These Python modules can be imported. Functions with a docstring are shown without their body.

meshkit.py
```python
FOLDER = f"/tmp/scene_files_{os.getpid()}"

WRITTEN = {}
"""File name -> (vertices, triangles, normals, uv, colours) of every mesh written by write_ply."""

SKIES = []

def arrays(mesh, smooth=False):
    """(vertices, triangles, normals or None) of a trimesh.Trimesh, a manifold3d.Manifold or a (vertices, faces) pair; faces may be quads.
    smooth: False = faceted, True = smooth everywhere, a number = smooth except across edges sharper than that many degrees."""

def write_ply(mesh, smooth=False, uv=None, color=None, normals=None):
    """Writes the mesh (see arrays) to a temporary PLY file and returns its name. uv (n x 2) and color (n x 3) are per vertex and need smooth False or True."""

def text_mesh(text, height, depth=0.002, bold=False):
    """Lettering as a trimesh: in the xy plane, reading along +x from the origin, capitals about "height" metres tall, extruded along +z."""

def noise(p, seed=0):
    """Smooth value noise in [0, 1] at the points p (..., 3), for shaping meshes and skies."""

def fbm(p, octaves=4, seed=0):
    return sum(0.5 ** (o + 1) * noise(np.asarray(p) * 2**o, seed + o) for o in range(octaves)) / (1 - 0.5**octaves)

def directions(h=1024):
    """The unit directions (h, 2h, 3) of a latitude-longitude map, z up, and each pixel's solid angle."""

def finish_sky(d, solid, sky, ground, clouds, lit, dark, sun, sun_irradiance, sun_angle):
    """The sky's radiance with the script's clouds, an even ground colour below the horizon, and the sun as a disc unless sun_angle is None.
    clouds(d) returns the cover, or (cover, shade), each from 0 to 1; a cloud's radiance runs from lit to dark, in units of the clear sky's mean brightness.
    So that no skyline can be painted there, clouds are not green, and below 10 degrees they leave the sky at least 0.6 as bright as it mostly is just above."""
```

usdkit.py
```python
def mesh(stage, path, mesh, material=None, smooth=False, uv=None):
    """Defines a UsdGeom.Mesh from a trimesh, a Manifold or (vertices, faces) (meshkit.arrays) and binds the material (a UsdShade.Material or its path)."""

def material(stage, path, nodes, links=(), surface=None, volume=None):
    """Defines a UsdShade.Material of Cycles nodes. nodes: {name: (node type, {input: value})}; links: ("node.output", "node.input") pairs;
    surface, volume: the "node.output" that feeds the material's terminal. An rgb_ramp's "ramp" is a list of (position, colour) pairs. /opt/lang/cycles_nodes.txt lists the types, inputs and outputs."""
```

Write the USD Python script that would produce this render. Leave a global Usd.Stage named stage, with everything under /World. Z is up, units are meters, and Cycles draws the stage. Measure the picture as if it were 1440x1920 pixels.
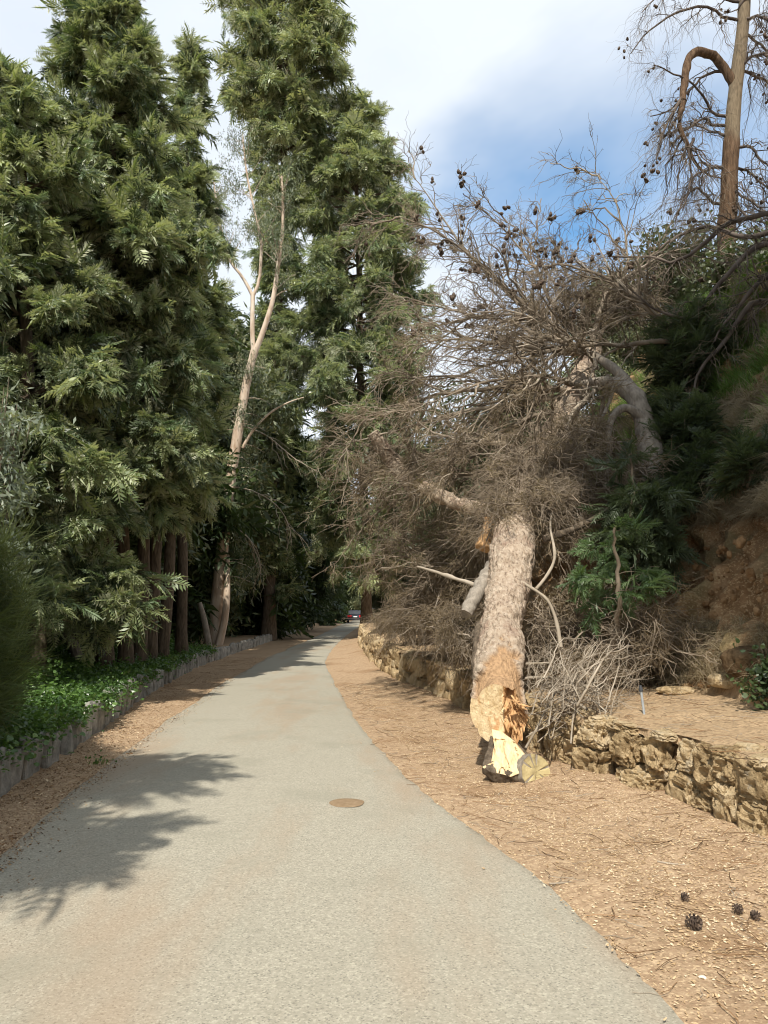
import math
import numpy as np
import trimesh
import usdkit
import meshkit
from scipy.spatial.transform import Rotation
from pxr import Usd, UsdGeom, UsdLux, UsdShade, Gf, Sdf, Vt

stage = Usd.Stage.CreateInMemory()
UsdGeom.SetStageUpAxis(stage, 'Z')
UsdGeom.SetStageMetersPerUnit(stage, 1.0)
UsdGeom.Xform.Define(stage, '/World')
UsdGeom.Scope.Define(stage, '/World/Looks')

# ------------------------------------------------------------------ camera, sky, sun, exposure
CAM_H, PITCH, FPX = 1.6, math.radians(7.16), 1450.0
EXPOSURE = 0.55
SUN_AZ = math.atan2(-0.20, -1.0)         # from behind the camera, a little to the left
SUN_EL = math.radians(50)
SUN_I, SKY_S = 1.1, 0.11

cam = UsdGeom.Camera.Define(stage, '/World/camera')
cam.CreateProjectionAttr('perspective')
cam.CreateHorizontalApertureAttr(36.0)
cam.CreateFocalLengthAttr(36.0 * FPX / 1440.0)
cam.CreateVerticalApertureAttr(48.0)
cam.CreateClippingRangeAttr(Gf.Vec2f(0.05, 3000))
cam.CreateExposureAttr(EXPOSURE)
cam.AddTranslateOp().Set(Gf.Vec3d(0, 0, CAM_H))
cam.AddRotateXOp().Set(90 + math.degrees(PITCH))

sunv = np.array([math.sin(SUN_AZ) * math.cos(SUN_EL), math.cos(SUN_AZ) * math.cos(SUN_EL), math.sin(SUN_EL)])
sun = UsdLux.DistantLight.Define(stage, '/World/sun')
sun.CreateIntensityAttr(SUN_I)
sun.CreateNormalizeAttr(True)
sun.CreateAngleAttr(0.53)
sun.CreateColorAttr(Gf.Vec3f(1.0, 0.94, 0.84))
_z = sunv; _x = np.cross([0, 0, 1.0], _z); _x /= np.linalg.norm(_x); _y = np.cross(_z, _x)
sun.AddTransformOp().Set(Gf.Matrix4d(*_x, 0, *_y, 0, *_z, 0, 0, 0, 0, 1))

sky_mat = usdkit.material(stage, '/World/Looks/sky', {
    'sky': ('sky_texture', {'sky_type': 'single_scattering', 'sun_disc': False, 'sun_elevation': SUN_EL, 'sun_rotation': SUN_AZ, 'air_density': 1.0, 'aerosol_density': 0.3, 'ozone_density': 2.0}),
    'tc': ('texture_coordinate', {}),
    'sep': ('separate_xyz', {}),
    'zz': ('math', {'math_type': 'add', 'value2': 0.18}),
    'zm': ('math', {'math_type': 'maximum', 'value2': 0.05}),
    'cz': ('combine_xyz', {}),
    'div': ('vector_math', {'math_type': 'divide'}),
    'map': ('mapping', {'location': (16.17, 18.80, 0.0), 'scale': (0.6, 0.6, 0.6)}),
    'n': ('noise_texture', {'scale': 0.9, 'detail': 7.0, 'roughness': 0.5, 'distortion': 0.25}),
    'r': ('rgb_ramp', {'ramp': [(0.0, (0, 0, 0)), (0.35, (0.03, 0.03, 0.03)), (0.42, (0.5, 0.5, 0.5)), (0.48, (0.95, 0.95, 0.95)), (1.0, (1, 1, 1))]}),
    'n2': ('noise_texture', {'scale': 2.2, 'detail': 6.0, 'roughness': 0.5}),
    'cr': ('rgb_ramp', {'ramp': [(0.3, (5.0, 5.5, 6.2)), (0.7, (6.6, 6.9, 7.2))]}),
    'hs': ('hsv', {'saturation': 1.3, 'value': 1.35, 'hue': 0.49}),
    'mix': ('mix_color', {'blend_type': 'mix', 'use_clamp': False}),
    'bg': ('background_shader', {'strength': SKY_S}),
}, [('tc.generated', 'sep.vector'), ('sep.z', 'zm.value1'), ('zm.value', 'zz.value1'), ('zz.value', 'cz.x'), ('zz.value', 'cz.y'), ('zz.value', 'cz.z'),
    ('tc.generated', 'div.vector1'), ('cz.vector', 'div.vector2'), ('div.vector', 'map.vector'), ('map.vector', 'n.vector'), ('map.vector', 'n2.vector'),
    ('n.fac', 'r.fac'), ('n2.fac', 'cr.fac'), ('sky.color', 'hs.color'), ('hs.color', 'mix.a'), ('cr.color', 'mix.b'), ('r.color', 'mix.fac'), ('mix.result', 'bg.color')], surface='bg.background')
dome = UsdLux.DomeLight.Define(stage, '/World/sky')
dome.CreateIntensityAttr(1.0)
UsdShade.MaterialBindingAPI.Apply(dome.GetPrim()).Bind(sky_mat)
dome.GetPrim().SetCustomDataByKey('kind', 'structure')

# ------------------------------------------------------------------ helpers
_cp, _sp = math.cos(PITCH), math.sin(PITCH)


def ray(px, py):
    u, v = (px - 720) / FPX, (960 - py) / FPX
    return np.array([u, _cp - v * _sp, _sp + v * _cp])


def at(px, py, Y):
    """world point seen at photo pixel (px, py) at depth Y"""
    d = ray(px, py)
    return np.array([0, 0, CAM_H]) + d * (Y / d[1])


def gp(px, py, z=0.0):
    d = ray(px, py)
    return np.array([0, 0, CAM_H]) + d * ((z - CAM_H) / d[2])


_used = {}


def path_for(name, parent=None):
    base = (str(parent.GetPath()) if parent else '/World') + '/'
    k = _used.get(base + name, -1) + 1
    _used[base + name] = k
    return base + (name if k == 0 else f'{name}_{k:03d}')


def tag(p, label=None, cat=None, group=None, kind=None):
    p = p.GetPrim() if hasattr(p, 'GetPrim') else p
    for k, v in (('label', label), ('category', cat), ('group', group), ('kind', kind)):
        if v:
            p.SetCustomDataByKey(k, v)
    return p


def thing(name, label, cat, loc=(0, 0, 0), group=None, rz=0.0, kind=None):
    x = UsdGeom.Xform.Define(stage, path_for(name))
    x.AddTranslateOp().Set(Gf.Vec3d(*map(float, loc)))
    if rz:
        x.AddRotateZOp().Set(float(rz))
    return tag(x, label, cat, group, kind)


def obj(name, mesh, mat, parent=None, smooth=False, kind=None, label=None, loc=None):
    m = usdkit.mesh(stage, path_for(name, parent), mesh, MATS[mat] if isinstance(mat, str) else mat, smooth)
    if loc is not None:
        m.AddTranslateOp().Set(Gf.Vec3d(*map(float, loc)))
    tag(m, label=label, kind=kind)
    return m.GetPrim()


def copy_of(root, loc, rz=0.0, scale=1.0, label=None, group=None):
    was = root.GetCustomData()
    x = UsdGeom.Xform.Define(stage, path_for(root.GetName()))
    p = x.GetPrim()
    p.GetReferences().AddInternalReference(root.GetPath())
    p.SetInstanceable(True)
    x.ClearXformOpOrder()
    x.AddTranslateOp().Set(Gf.Vec3d(*map(float, loc)))
    x.AddRotateZOp(opSuffix='r').Set(float(rz))
    x.AddScaleOp(opSuffix='s').Set(Gf.Vec3f(*([float(scale)] * 3 if np.ndim(scale) == 0 else map(float, scale))))
    return tag(p, label or was['label'], was['category'], group or was.get('group'))


class MB:
    def __init__(s):
        s.v, s.f, s.n = [], [], 0

    def add(s, vf):
        v, f = (vf.vertices, vf.faces) if hasattr(vf, 'vertices') else vf
        s.v.append(np.asarray(v, float)); s.f.append(np.asarray(f, int) + s.n); s.n += len(v)
        return s

    def get(s):
        return np.vstack(s.v), np.vstack(s.f)


def norm(a):
    return a / np.maximum(np.linalg.norm(a, axis=-1, keepdims=True), 1e-9)


def tubes(P, R, sides=5, caps=False):
    """N polylines of K points as tubes"""
    P = np.asarray(P, float)
    if P.ndim == 2:
        P = P[None]
    N, K = P.shape[:2]
    R = np.broadcast_to(np.asarray(R, float), (N, K))
    T = norm(np.gradient(P, axis=1))
    D = norm(P[:, -1] - P[:, 0])
    ref = np.where(np.abs(D[:, 2:3]) < 0.8, np.array([[0, 0, 1.0]]), np.array([[0, 1.0, 0]]))[:, None]
    A = norm(np.cross(T, ref)); B = np.cross(T, A)
    an = np.arange(sides) * 2 * np.pi / sides
    V = P[:, :, None] + R[:, :, None, None] * (np.cos(an)[:, None] * A[:, :, None] + np.sin(an)[:, None] * B[:, :, None])
    n, k, s = np.meshgrid(np.arange(N), np.arange(K - 1), np.arange(sides), indexing='ij')
    b = n * K * sides + k * sides
    a0, a1 = b + s, b + (s + 1) % sides
    q = np.stack([a0, a1, a1 + sides, a0 + sides], -1).reshape(-1, 4)
    F = np.vstack([q[:, [0, 1, 2]], q[:, [0, 2, 3]]])
    V = V.reshape(-1, 3)
    if caps:
        c0 = P[:, 0]; c1 = P[:, -1]
        i0 = len(V) + np.arange(N); i1 = i0 + N
        V = np.vstack([V, c0, c1])
        ss = np.arange(sides)
        for i in range(N):
            o = i * K * sides; e = o + (K - 1) * sides
            F = np.vstack([F, np.stack([np.full(sides, i0[i]), o + (ss + 1) % sides, o + ss], 1), np.stack([np.full(sides, i1[i]), e + ss, e + (ss + 1) % sides], 1)])
    return V, F


def resample(pts, K):
    pts = np.asarray(pts, float)
    from scipy.interpolate import PchipInterpolator
    t = np.concatenate([[0], np.cumsum(np.linalg.norm(np.diff(pts[:, :3], axis=0), axis=1))])
    return PchipInterpolator(t, pts)(np.linspace(0, t[-1], K))


def kids(P, R, n, lo, hi, K, rng, spread=0.9, droop=0.3, tmin=0.2, rfac=0.5, rmin=0.002, wig=0.12, tmax=1.0):
    """n child branches on each of the parents"""
    N, KP = P.shape[:2]
    par = np.repeat(np.arange(N), n)
    M = len(par)
    t = rng.uniform(tmin, tmax, M) * (KP - 1)
    i = np.minimum(t.astype(int), KP - 2); fr = (t - i)[:, None]
    base = P[par, i] * (1 - fr) + P[par, i + 1] * fr
    tan = norm(P[par, i + 1] - P[par, i])
    r = rng.normal(size=(M, 3)); perp = norm(r - (r * tan).sum(1, keepdims=True) * tan)
    d = norm(tan * np.cos(spread) + perp * np.sin(spread) * rng.uniform(0.6, 1.3, (M, 1)))
    L = rng.uniform(lo, hi, M)[:, None, None] * (1.15 - 0.5 * (t / (KP - 1)))[:, None, None]
    s = np.linspace(0, 1, K)[None, :, None]
    C = base[:, None] + d[:, None] * s * L
    w = np.cumsum(rng.normal(size=(M, K, 3)), axis=1); w -= w[:, :1]
    C = C + w * wig * L / K
    C[:, :, 2] -= (droop * L * s ** 2)[:, :, 0]
    r0 = np.maximum(R[par, i] * rfac, rmin)
    RR = r0[:, None] * (1 - 0.75 * np.linspace(0, 1, K))[None]
    return C, np.maximum(RR, rmin * 0.5)


def frames(z, rng, roll=True, wob=0.15):
    """rotation matrices whose x axis points along z (M,3), random roll"""
    x = norm(z)
    r = rng.normal(size=x.shape) if roll else np.tile([0, 0, 1.0], (len(x), 1)) + wob * rng.normal(size=x.shape)
    y = norm(np.cross(r, x)); zz = np.cross(x, y)
    return np.stack([x, y, zz], -1)


def scatter(name, protos, pos, mats, scales, rng, parent=None, kind='stuff', label=None, cat=None):
    """PointInstancer of the (mesh, material) prototypes"""
    pth = path_for(name, parent)
    pi = UsdGeom.PointInstancer.Define(stage, pth)
    targets = []
    for k, (mesh, mat) in enumerate(protos):
        m = usdkit.mesh(stage, f'{pth}/piece_{k + 1:03d}', mesh, MATS[mat])
        targets.append(m.GetPath())
    pi.CreatePrototypesRel().SetTargets(targets)
    n = len(pos)
    pi.CreatePositionsAttr(Vt.Vec3fArray.FromNumpy(np.asarray(pos, np.float32)))
    q = Rotation.from_matrix(mats).as_quat()
    pi.CreateOrientationsAttr(Vt.QuathArray([Gf.Quath(float(a[3]), float(a[0]), float(a[1]), float(a[2])) for a in q]))
    sc = np.asarray(scales, np.float32)
    pi.CreateScalesAttr(Vt.Vec3fArray.FromNumpy(np.repeat(sc[:, None], 3, 1) if sc.ndim == 1 else sc))
    pi.CreateProtoIndicesAttr(Vt.IntArray.FromNumpy(rng.integers(0, len(protos), n).astype(np.int32)))
    tag(pi, label, cat, None, kind)
    return pi.GetPrim()


def fbm(p, octaves=4, seed=0):
    p = np.asarray(p, float)
    out, a, tot = 0, 1.0, 0
    for o in range(octaves):
        out = out + a * (meshkit.noise(p * 2 ** o, seed + o) - 0.5); tot += a; a *= 0.5
    return out / tot * 2


# ------------------------------------------------------------------ materials
MATS = {}


def mat(name, ramp, scale=8.0, detail=5.0, rough=0.85, bump=0.0, bscale=40.0, bdist=0.02, stretch=(1, 1, 1), coord='object', spec=0.3, extra=None, translucent=None, back=None, rnd=0.0):
    """colour = ramp over noise; optional relief; optional light through the leaf; optional paler underside"""
    nodes = {'tc': ('texture_coordinate', {}), 'geo': ('geometry', {}), 'map': ('mapping', {'scale': stretch}),
             'n': ('noise_texture', {'scale': scale, 'detail': detail, 'roughness': 0.6}),
             'r': ('rgb_ramp', {'ramp': ramp}),
             'p': ('principled_bsdf', {'roughness': rough, 'specular_ior_level': spec})}
    links = [('geo.position' if coord == 'world' else 'tc.object', 'map.vector'), ('map.vector', 'n.vector')]
    fac = 'n.fac'
    if rnd:
        nodes['oi'] = ('object_info', {}); nodes['rm'] = ('math', {'math_type': 'multiply_add', 'value2': rnd, 'value3': -rnd / 2}); nodes['ra'] = ('math', {'math_type': 'add', 'use_clamp': True})
        links += [('oi.random', 'rm.value1'), ('rm.value', 'ra.value1'), ('n.fac', 'ra.value2')]
        fac = 'ra.value'
    links.append((fac, 'r.fac'))
    col = 'r.color'
    if back:
        nodes['bk'] = ('mix_color', {'b': back}); links += [('geo.backfacing', 'bk.fac'), (col, 'bk.a')]; col = 'bk.result'
    if extra:
        col = extra(nodes, links, col)
    links.append((col, 'p.base_color'))
    if bump:
        nodes['bn'] = ('noise_texture', {'scale': bscale, 'detail': 6.0, 'roughness': 0.65}); nodes['b'] = ('bump', {'strength': bump, 'distance': bdist})
        links += [('map.vector', 'bn.vector'), ('bn.fac', 'b.height'), ('b.normal', 'p.normal')]
    surf = 'p.BSDF'
    if translucent:
        nodes['tl'] = ('translucent_bsdf', {}); nodes['tg'] = ('mix_color', {'blend_type': 'multiply', 'fac': 1.0, 'b': (1.5, 1.6, 0.7), 'use_clamp_result': False}); nodes['mx'] = ('mix_closure', {'fac': translucent})
        links += [(col, 'tg.a'), ('tg.result', 'tl.color'), ('p.BSDF', 'mx.closure1'), ('tl.BSDF', 'mx.closure2')]
        surf = 'mx.closure'
    MATS[name] = usdkit.material(stage, '/World/Looks/' + name, nodes, links, surface=surf)


def speckle(scale, lo, hi, colr, name='sp', amount=1.0, dark=False):
    """voronoi flecks of another colour"""
    def ex(nodes, links, col):
        nodes[name] = ('voronoi_texture', {'scale': scale, 'randomness': 1.0})
        nodes[name + 's'] = ('separate_color', {})
        nodes[name + 'r'] = ('map_range', {'from_min': lo, 'from_max': hi, 'to_min': 0.0, 'to_max': amount, 'clamp': True})
        nodes[name + 'm'] = ('mix_color', {'b': colr})
        links += [('map.vector', name + '.vector'), (name + '.color', name + 's.color'), (name + 's.r', name + 'r.value'), (name + 'r.result', name + 'm.fac'), (col, name + 'm.a')]
        return name + 'm.result'
    return ex


def blotch(scale, lo, hi, colr, name='bl', amount=1.0, stretch=None):
    """large soft patches of another colour"""
    def ex(nodes, links, col):
        src = 'map.vector'
        if stretch:
            nodes[name + 'mp'] = ('mapping', {'scale': stretch}); links.append(('map.vector', name + 'mp.vector')); src = name + 'mp.vector'
        nodes[name] = ('noise_texture', {'scale': scale, 'detail': 5.0, 'roughness': 0.6})
        nodes[name + 'r'] = ('map_range', {'range_type': 'smoothstep', 'from_min': lo, 'from_max': hi, 'to_min': 0.0, 'to_max': amount, 'clamp': True})
        nodes[name + 'm'] = ('mix_color', {'b': colr})
        links += [(src, name + '.vector'), (name + '.fac', name + 'r.value'), (name + 'r.result', name + 'm.fac'), (col, name + 'm.a')]
        return name + 'm.result'
    return ex


def chain(*fs):
    def ex(nodes, links, col):
        for f in fs:
            col = f(nodes, links, col)
        return col
    return ex


def bare(colr, attr='bare'):
    """mesh attribute: where the bark is gone"""
    def ex(nodes, links, col):
        nodes['at'] = ('attribute', {'attribute': attr})
        nodes['wn'] = ('noise_texture', {'scale': 6.0, 'detail': 4.0}); nodes['wmap'] = ('mapping', {'scale': (6, 6, 1)})
        nodes['wr'] = ('rgb_ramp', {'ramp': [(0.3, tuple(c * 0.6 for c in colr)), (0.6, colr)]})
        nodes['am'] = ('mix_color', {})
        links += [('tc.object', 'wmap.vector'), ('wmap.vector', 'wn.vector'), ('wn.fac', 'wr.fac'), ('at.fac', 'am.fac'), (col, 'am.a'), ('wr.color', 'am.b')]
        return 'am.result'
    return ex


mat('asphalt', [(0.3, (0.253, 0.235, 0.185)), (0.5, (0.308, 0.286, 0.228)), (0.7, (0.358, 0.333, 0.268))], scale=60, detail=4, rough=0.92, bump=0.45, bscale=120, bdist=0.005, coord='world', spec=0.2,
    extra=chain(speckle(110, 0.78, 0.9, (0.47, 0.44, 0.35), 'sp', 0.5), speckle(130, 0.88, 0.94, (0.10, 0.095, 0.08), 'sd', 0.5), blotch(0.45, 0.47, 0.66, (0.30, 0.205, 0.13), 'bl', 0.45, (1.8, 0.45, 1)), blotch(1.0, 0.5, 0.7, (0.235, 0.225, 0.175), 'bq', 0.45)))
mat('verge', [(0.25, (0.225, 0.150, 0.092)), (0.5, (0.34, 0.238, 0.150)), (0.7, (0.45, 0.335, 0.22))], scale=14, detail=11, rough=0.95, bump=0.7, bscale=70, bdist=0.015, coord='world', spec=0.1,
    extra=chain(speckle(90, 0.74, 0.82, (0.58, 0.44, 0.275), 'sp', 0.6), speckle(90, 0.88, 0.92, (0.11, 0.07, 0.04), 'sd', 0.6), blotch(0.8, 0.52, 0.68, (0.23, 0.14, 0.075), 'bl', 0.6)))
mat('hillside', [(0.25, (0.12, 0.062, 0.026)), (0.5, (0.27, 0.16, 0.08)), (0.75, (0.40, 0.27, 0.15))], scale=2.5, detail=9, rough=0.95, bump=0.8, bscale=14, bdist=0.08, coord='world', spec=0.1,
    extra=chain(speckle(55, 0.72, 0.8, (0.45, 0.32, 0.18), 'sp', 0.6), blotch(1.1, 0.5, 0.65, (0.10, 0.10, 0.05), 'bl', 0.6), bare((0.44, 0.315, 0.19))))
mat('clay', [(0.3, (0.14, 0.075, 0.034)), (0.7, (0.33, 0.21, 0.11))], scale=6, detail=8, rough=1, bump=0.8, bscale=30, bdist=0.03, spec=0.05, rnd=0.3)
mat('ochre_stone', [(0.28, (0.28, 0.195, 0.10)), (0.5, (0.56, 0.42, 0.24)), (0.72, (0.68, 0.55, 0.36))], scale=9, detail=11, rough=0.95, bump=1.0, bscale=34, bdist=0.07, spec=0.1, rnd=0.25,
    extra=blotch(14, 0.58, 0.7, (0.55, 0.50, 0.40), 'bl', 0.5))
mat('soil_mortar', [(0.3, (0.07, 0.046, 0.026)), (0.7, (0.20, 0.135, 0.075))], scale=9, detail=8, rough=1, bump=1.0, bscale=22, bdist=0.05, spec=0.05, coord='world')
mat('grey_stone', [(0.25, (0.13, 0.125, 0.11)), (0.5, (0.26, 0.25, 0.22)), (0.75, (0.42, 0.40, 0.35))], scale=8, detail=8, rough=0.95, bump=0.8, bscale=24, bdist=0.03, spec=0.15, rnd=0.2)
mat('bark_brown', [(0.3, (0.055, 0.042, 0.03)), (0.7, (0.19, 0.15, 0.11))], scale=5, detail=8, stretch=(4, 4, 0.8), rough=0.95, bump=0.9, bscale=12, bdist=0.03, spec=0.1)
mat('bark_grey', [(0.3, (0.15, 0.13, 0.105)), (0.7, (0.33, 0.29, 0.24))], scale=6, detail=8, stretch=(3, 3, 1), rough=0.95, bump=0.7, bscale=12, bdist=0.02, spec=0.1)
mat('bark_log', [(0.28, (0.20, 0.145, 0.10)), (0.44, (0.43, 0.335, 0.25)), (0.7, (0.60, 0.50, 0.39))], scale=17, detail=10, rough=0.95, bump=1.0, bscale=34, bdist=0.05, stretch=(1.3, 1, 0.8), spec=0.1, extra=chain(speckle(42, 0.86, 0.93, (0.12, 0.085, 0.06), 'sd', 0.5), blotch(2.2, 0.5, 0.7, (0.30, 0.19, 0.14), 'bq', 0.5), bare((0.52, 0.335, 0.19))))
mat('bark_dead', [(0.3, (0.05, 0.034, 0.024)), (0.55, (0.13, 0.083, 0.052)), (0.75, (0.22, 0.155, 0.105))], scale=5, detail=8, stretch=(4, 4, 0.7), rough=0.95, bump=0.9, bscale=14, bdist=0.03, spec=0.1, extra=bare((0.215, 0.17, 0.115)))
mat('bark_gum', [(0.3, (0.27, 0.175, 0.11)), (0.5, (0.47, 0.375, 0.285)), (0.7, (0.62, 0.54, 0.44))], scale=2.2, detail=7, stretch=(2, 2, 0.5), rough=0.7, bump=0.3, bscale=14, bdist=0.02, spec=0.2)
mat('wood_cream', [(0.3, (0.54, 0.39, 0.21)), (0.6, (0.76, 0.61, 0.38))], scale=7, detail=8, rough=0.9, bump=0.8, bscale=30, bdist=0.02, stretch=(2.5, 1, 1), spec=0.1, extra=blotch(5.0, 0.56, 0.68, (0.50, 0.25, 0.10), 'bl', 0.7))
mat('wood_orange', [(0.3, (0.34, 0.17, 0.07)), (0.6, (0.60, 0.38, 0.19))], scale=9, detail=6, stretch=(3, 3, 1), rough=0.9, bump=0.6, bscale=22, bdist=0.03, spec=0.15)
mat('wood_old', [(0.3, (0.24, 0.19, 0.10)), (0.6, (0.46, 0.38, 0.20))], scale=7, detail=7, rough=0.9, bump=0.5, bscale=30, bdist=0.02, spec=0.1)
mat('twig_brown', [(0.3, (0.09, 0.071, 0.053)), (0.6, (0.24, 0.195, 0.145)), (0.75, (0.38, 0.32, 0.24))], scale=2.0, detail=5, rough=0.95, spec=0.1)
mat('twig_pale', [(0.3, (0.20, 0.165, 0.12)), (0.7, (0.41, 0.355, 0.285))], scale=3.0, detail=5, rough=0.95, spec=0.1)
mat('twig_dark', [(0.3, (0.05, 0.04, 0.035)), (0.7, (0.16, 0.13, 0.11))], scale=3.0, detail=5, rough=0.95, spec=0.1)
mat('dead_needles', [(0.3, (0.10, 0.075, 0.050)), (0.6, (0.24, 0.19, 0.13)), (0.75, (0.36, 0.29, 0.205))], scale=1.3, detail=4, rough=0.95, spec=0.1, coord='world', translucent=0.15)
mat('cone_brown', [(0.35, (0.03, 0.022, 0.018)), (0.65, (0.15, 0.11, 0.082))], scale=30, detail=3, rough=0.9, spec=0.15)
mat('leaf_fern', [(0.3, (0.055, 0.081, 0.036)), (0.5, (0.145, 0.188, 0.084)), (0.72, (0.30, 0.345, 0.175))], scale=0.9, detail=6, rough=0.42, spec=0.5, coord='world', translucent=0.25, back=(0.36, 0.375, 0.26), rnd=0.6)
mat('leaf_fresh', [(0.3, (0.04, 0.07, 0.028)), (0.6, (0.085, 0.135, 0.05)), (0.75, (0.14, 0.195, 0.08))], scale=1.2, detail=4, rough=0.45, spec=0.45, coord='world', translucent=0.3, back=(0.12, 0.19, 0.09), rnd=0.3)
mat('leaf_gum', [(0.3, (0.065, 0.085, 0.045)), (0.6, (0.13, 0.15, 0.08)), (0.75, (0.23, 0.22, 0.12))], scale=0.9, detail=4, rough=0.45, spec=0.45, coord='world', translucent=0.2, rnd=0.3)
mat('leaf_silver', [(0.3, (0.12, 0.15, 0.11)), (0.7, (0.26, 0.30, 0.23))], scale=0.9, detail=4, rough=0.5, spec=0.4, coord='world', translucent=0.2, rnd=0.3)
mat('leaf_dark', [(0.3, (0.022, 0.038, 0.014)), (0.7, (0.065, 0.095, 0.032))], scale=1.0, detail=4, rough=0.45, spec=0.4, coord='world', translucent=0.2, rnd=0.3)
mat('leaf_cool', [(0.3, (0.05, 0.09, 0.042)), (0.6, (0.13, 0.19, 0.09)), (0.75, (0.23, 0.30, 0.15))], scale=0.9, detail=5, rough=0.45, spec=0.45, coord='world', translucent=0.25, back=(0.22, 0.27, 0.18), rnd=0.5)
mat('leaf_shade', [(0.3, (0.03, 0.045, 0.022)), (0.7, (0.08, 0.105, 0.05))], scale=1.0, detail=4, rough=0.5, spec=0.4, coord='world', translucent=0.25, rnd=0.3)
mat('leaf_ivy', [(0.3, (0.035, 0.075, 0.018)), (0.6, (0.085, 0.16, 0.038)), (0.75, (0.15, 0.24, 0.06))], scale=1.6, detail=4, rough=0.35, spec=0.5, coord='world', translucent=0.25, rnd=0.3)
mat('leaf_feather', [(0.3, (0.045, 0.068, 0.026)), (0.7, (0.13, 0.16, 0.06))], scale=1.0, detail=4, rough=0.6, spec=0.3, coord='world', translucent=0.3, rnd=0.3)
mat('grass_green', [(0.3, (0.06, 0.11, 0.022)), (0.7, (0.15, 0.23, 0.055))], scale=1.3, detail=4, rough=0.6, spec=0.3, coord='world', translucent=0.3, rnd=0.3)
mat('grass_dry', [(0.3, (0.15, 0.115, 0.07)), (0.7, (0.33, 0.27, 0.175))], scale=1.3, detail=4, rough=0.8, spec=0.2, coord='world', translucent=0.2, rnd=0.3)
mat('chip', [(0.3, (0.36, 0.25, 0.14)), (0.6, (0.50, 0.37, 0.225)), (0.75, (0.64, 0.52, 0.36))], scale=3, detail=3, rough=0.9, spec=0.1, coord='world', rnd=0.6)
mat('litter', [(0.3, (0.085, 0.05, 0.028)), (0.7, (0.26, 0.155, 0.08))], scale=3, detail=3, rough=0.95, spec=0.1, coord='world', rnd=0.6)
mat('mud', [(0.3, (0.19, 0.13, 0.075)), (0.7, (0.27, 0.195, 0.12))], scale=20, detail=5, rough=0.9, bump=0.3, bscale=80, bdist=0.004, spec=0.2)
mat('white_stone', [(0.3, (0.55, 0.52, 0.45)), (0.7, (0.72, 0.70, 0.62))], scale=20, detail=4, rough=0.9, bump=0.4, bscale=50, bdist=0.004)
mat('grey_pipe', [(0.3, (0.22, 0.24, 0.25)), (0.7, (0.34, 0.36, 0.37))], scale=12, rough=0.55)
mat('black_plastic', [(0.3, (0.03, 0.035, 0.04)), (0.7, (0.07, 0.075, 0.085))], scale=12, rough=0.5)
mat('car_paint', [(0.3, (0.022, 0.025, 0.035)), (0.7, (0.03, 0.034, 0.045))], scale=3, rough=0.25, spec=0.5)
mat('car_silver', [(0.3, (0.38, 0.39, 0.41)), (0.7, (0.45, 0.46, 0.48))], scale=3, rough=0.3, spec=0.5)
mat('car_glass', [(0.3, (0.02, 0.022, 0.025)), (0.7, (0.03, 0.032, 0.035))], scale=3, rough=0.08, spec=0.6)
mat('tyre', [(0.3, (0.018, 0.018, 0.018)), (0.7, (0.03, 0.03, 0.03))], scale=9, rough=0.9)
mat('tail_red', [(0.3, (0.50, 0.012, 0.02)), (0.7, (0.62, 0.02, 0.03))], scale=9, rough=0.2, spec=0.5)
mat('plate_white', [(0.3, (0.72, 0.72, 0.70)), (0.7, (0.80, 0.80, 0.78))], scale=9, rough=0.5)
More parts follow.
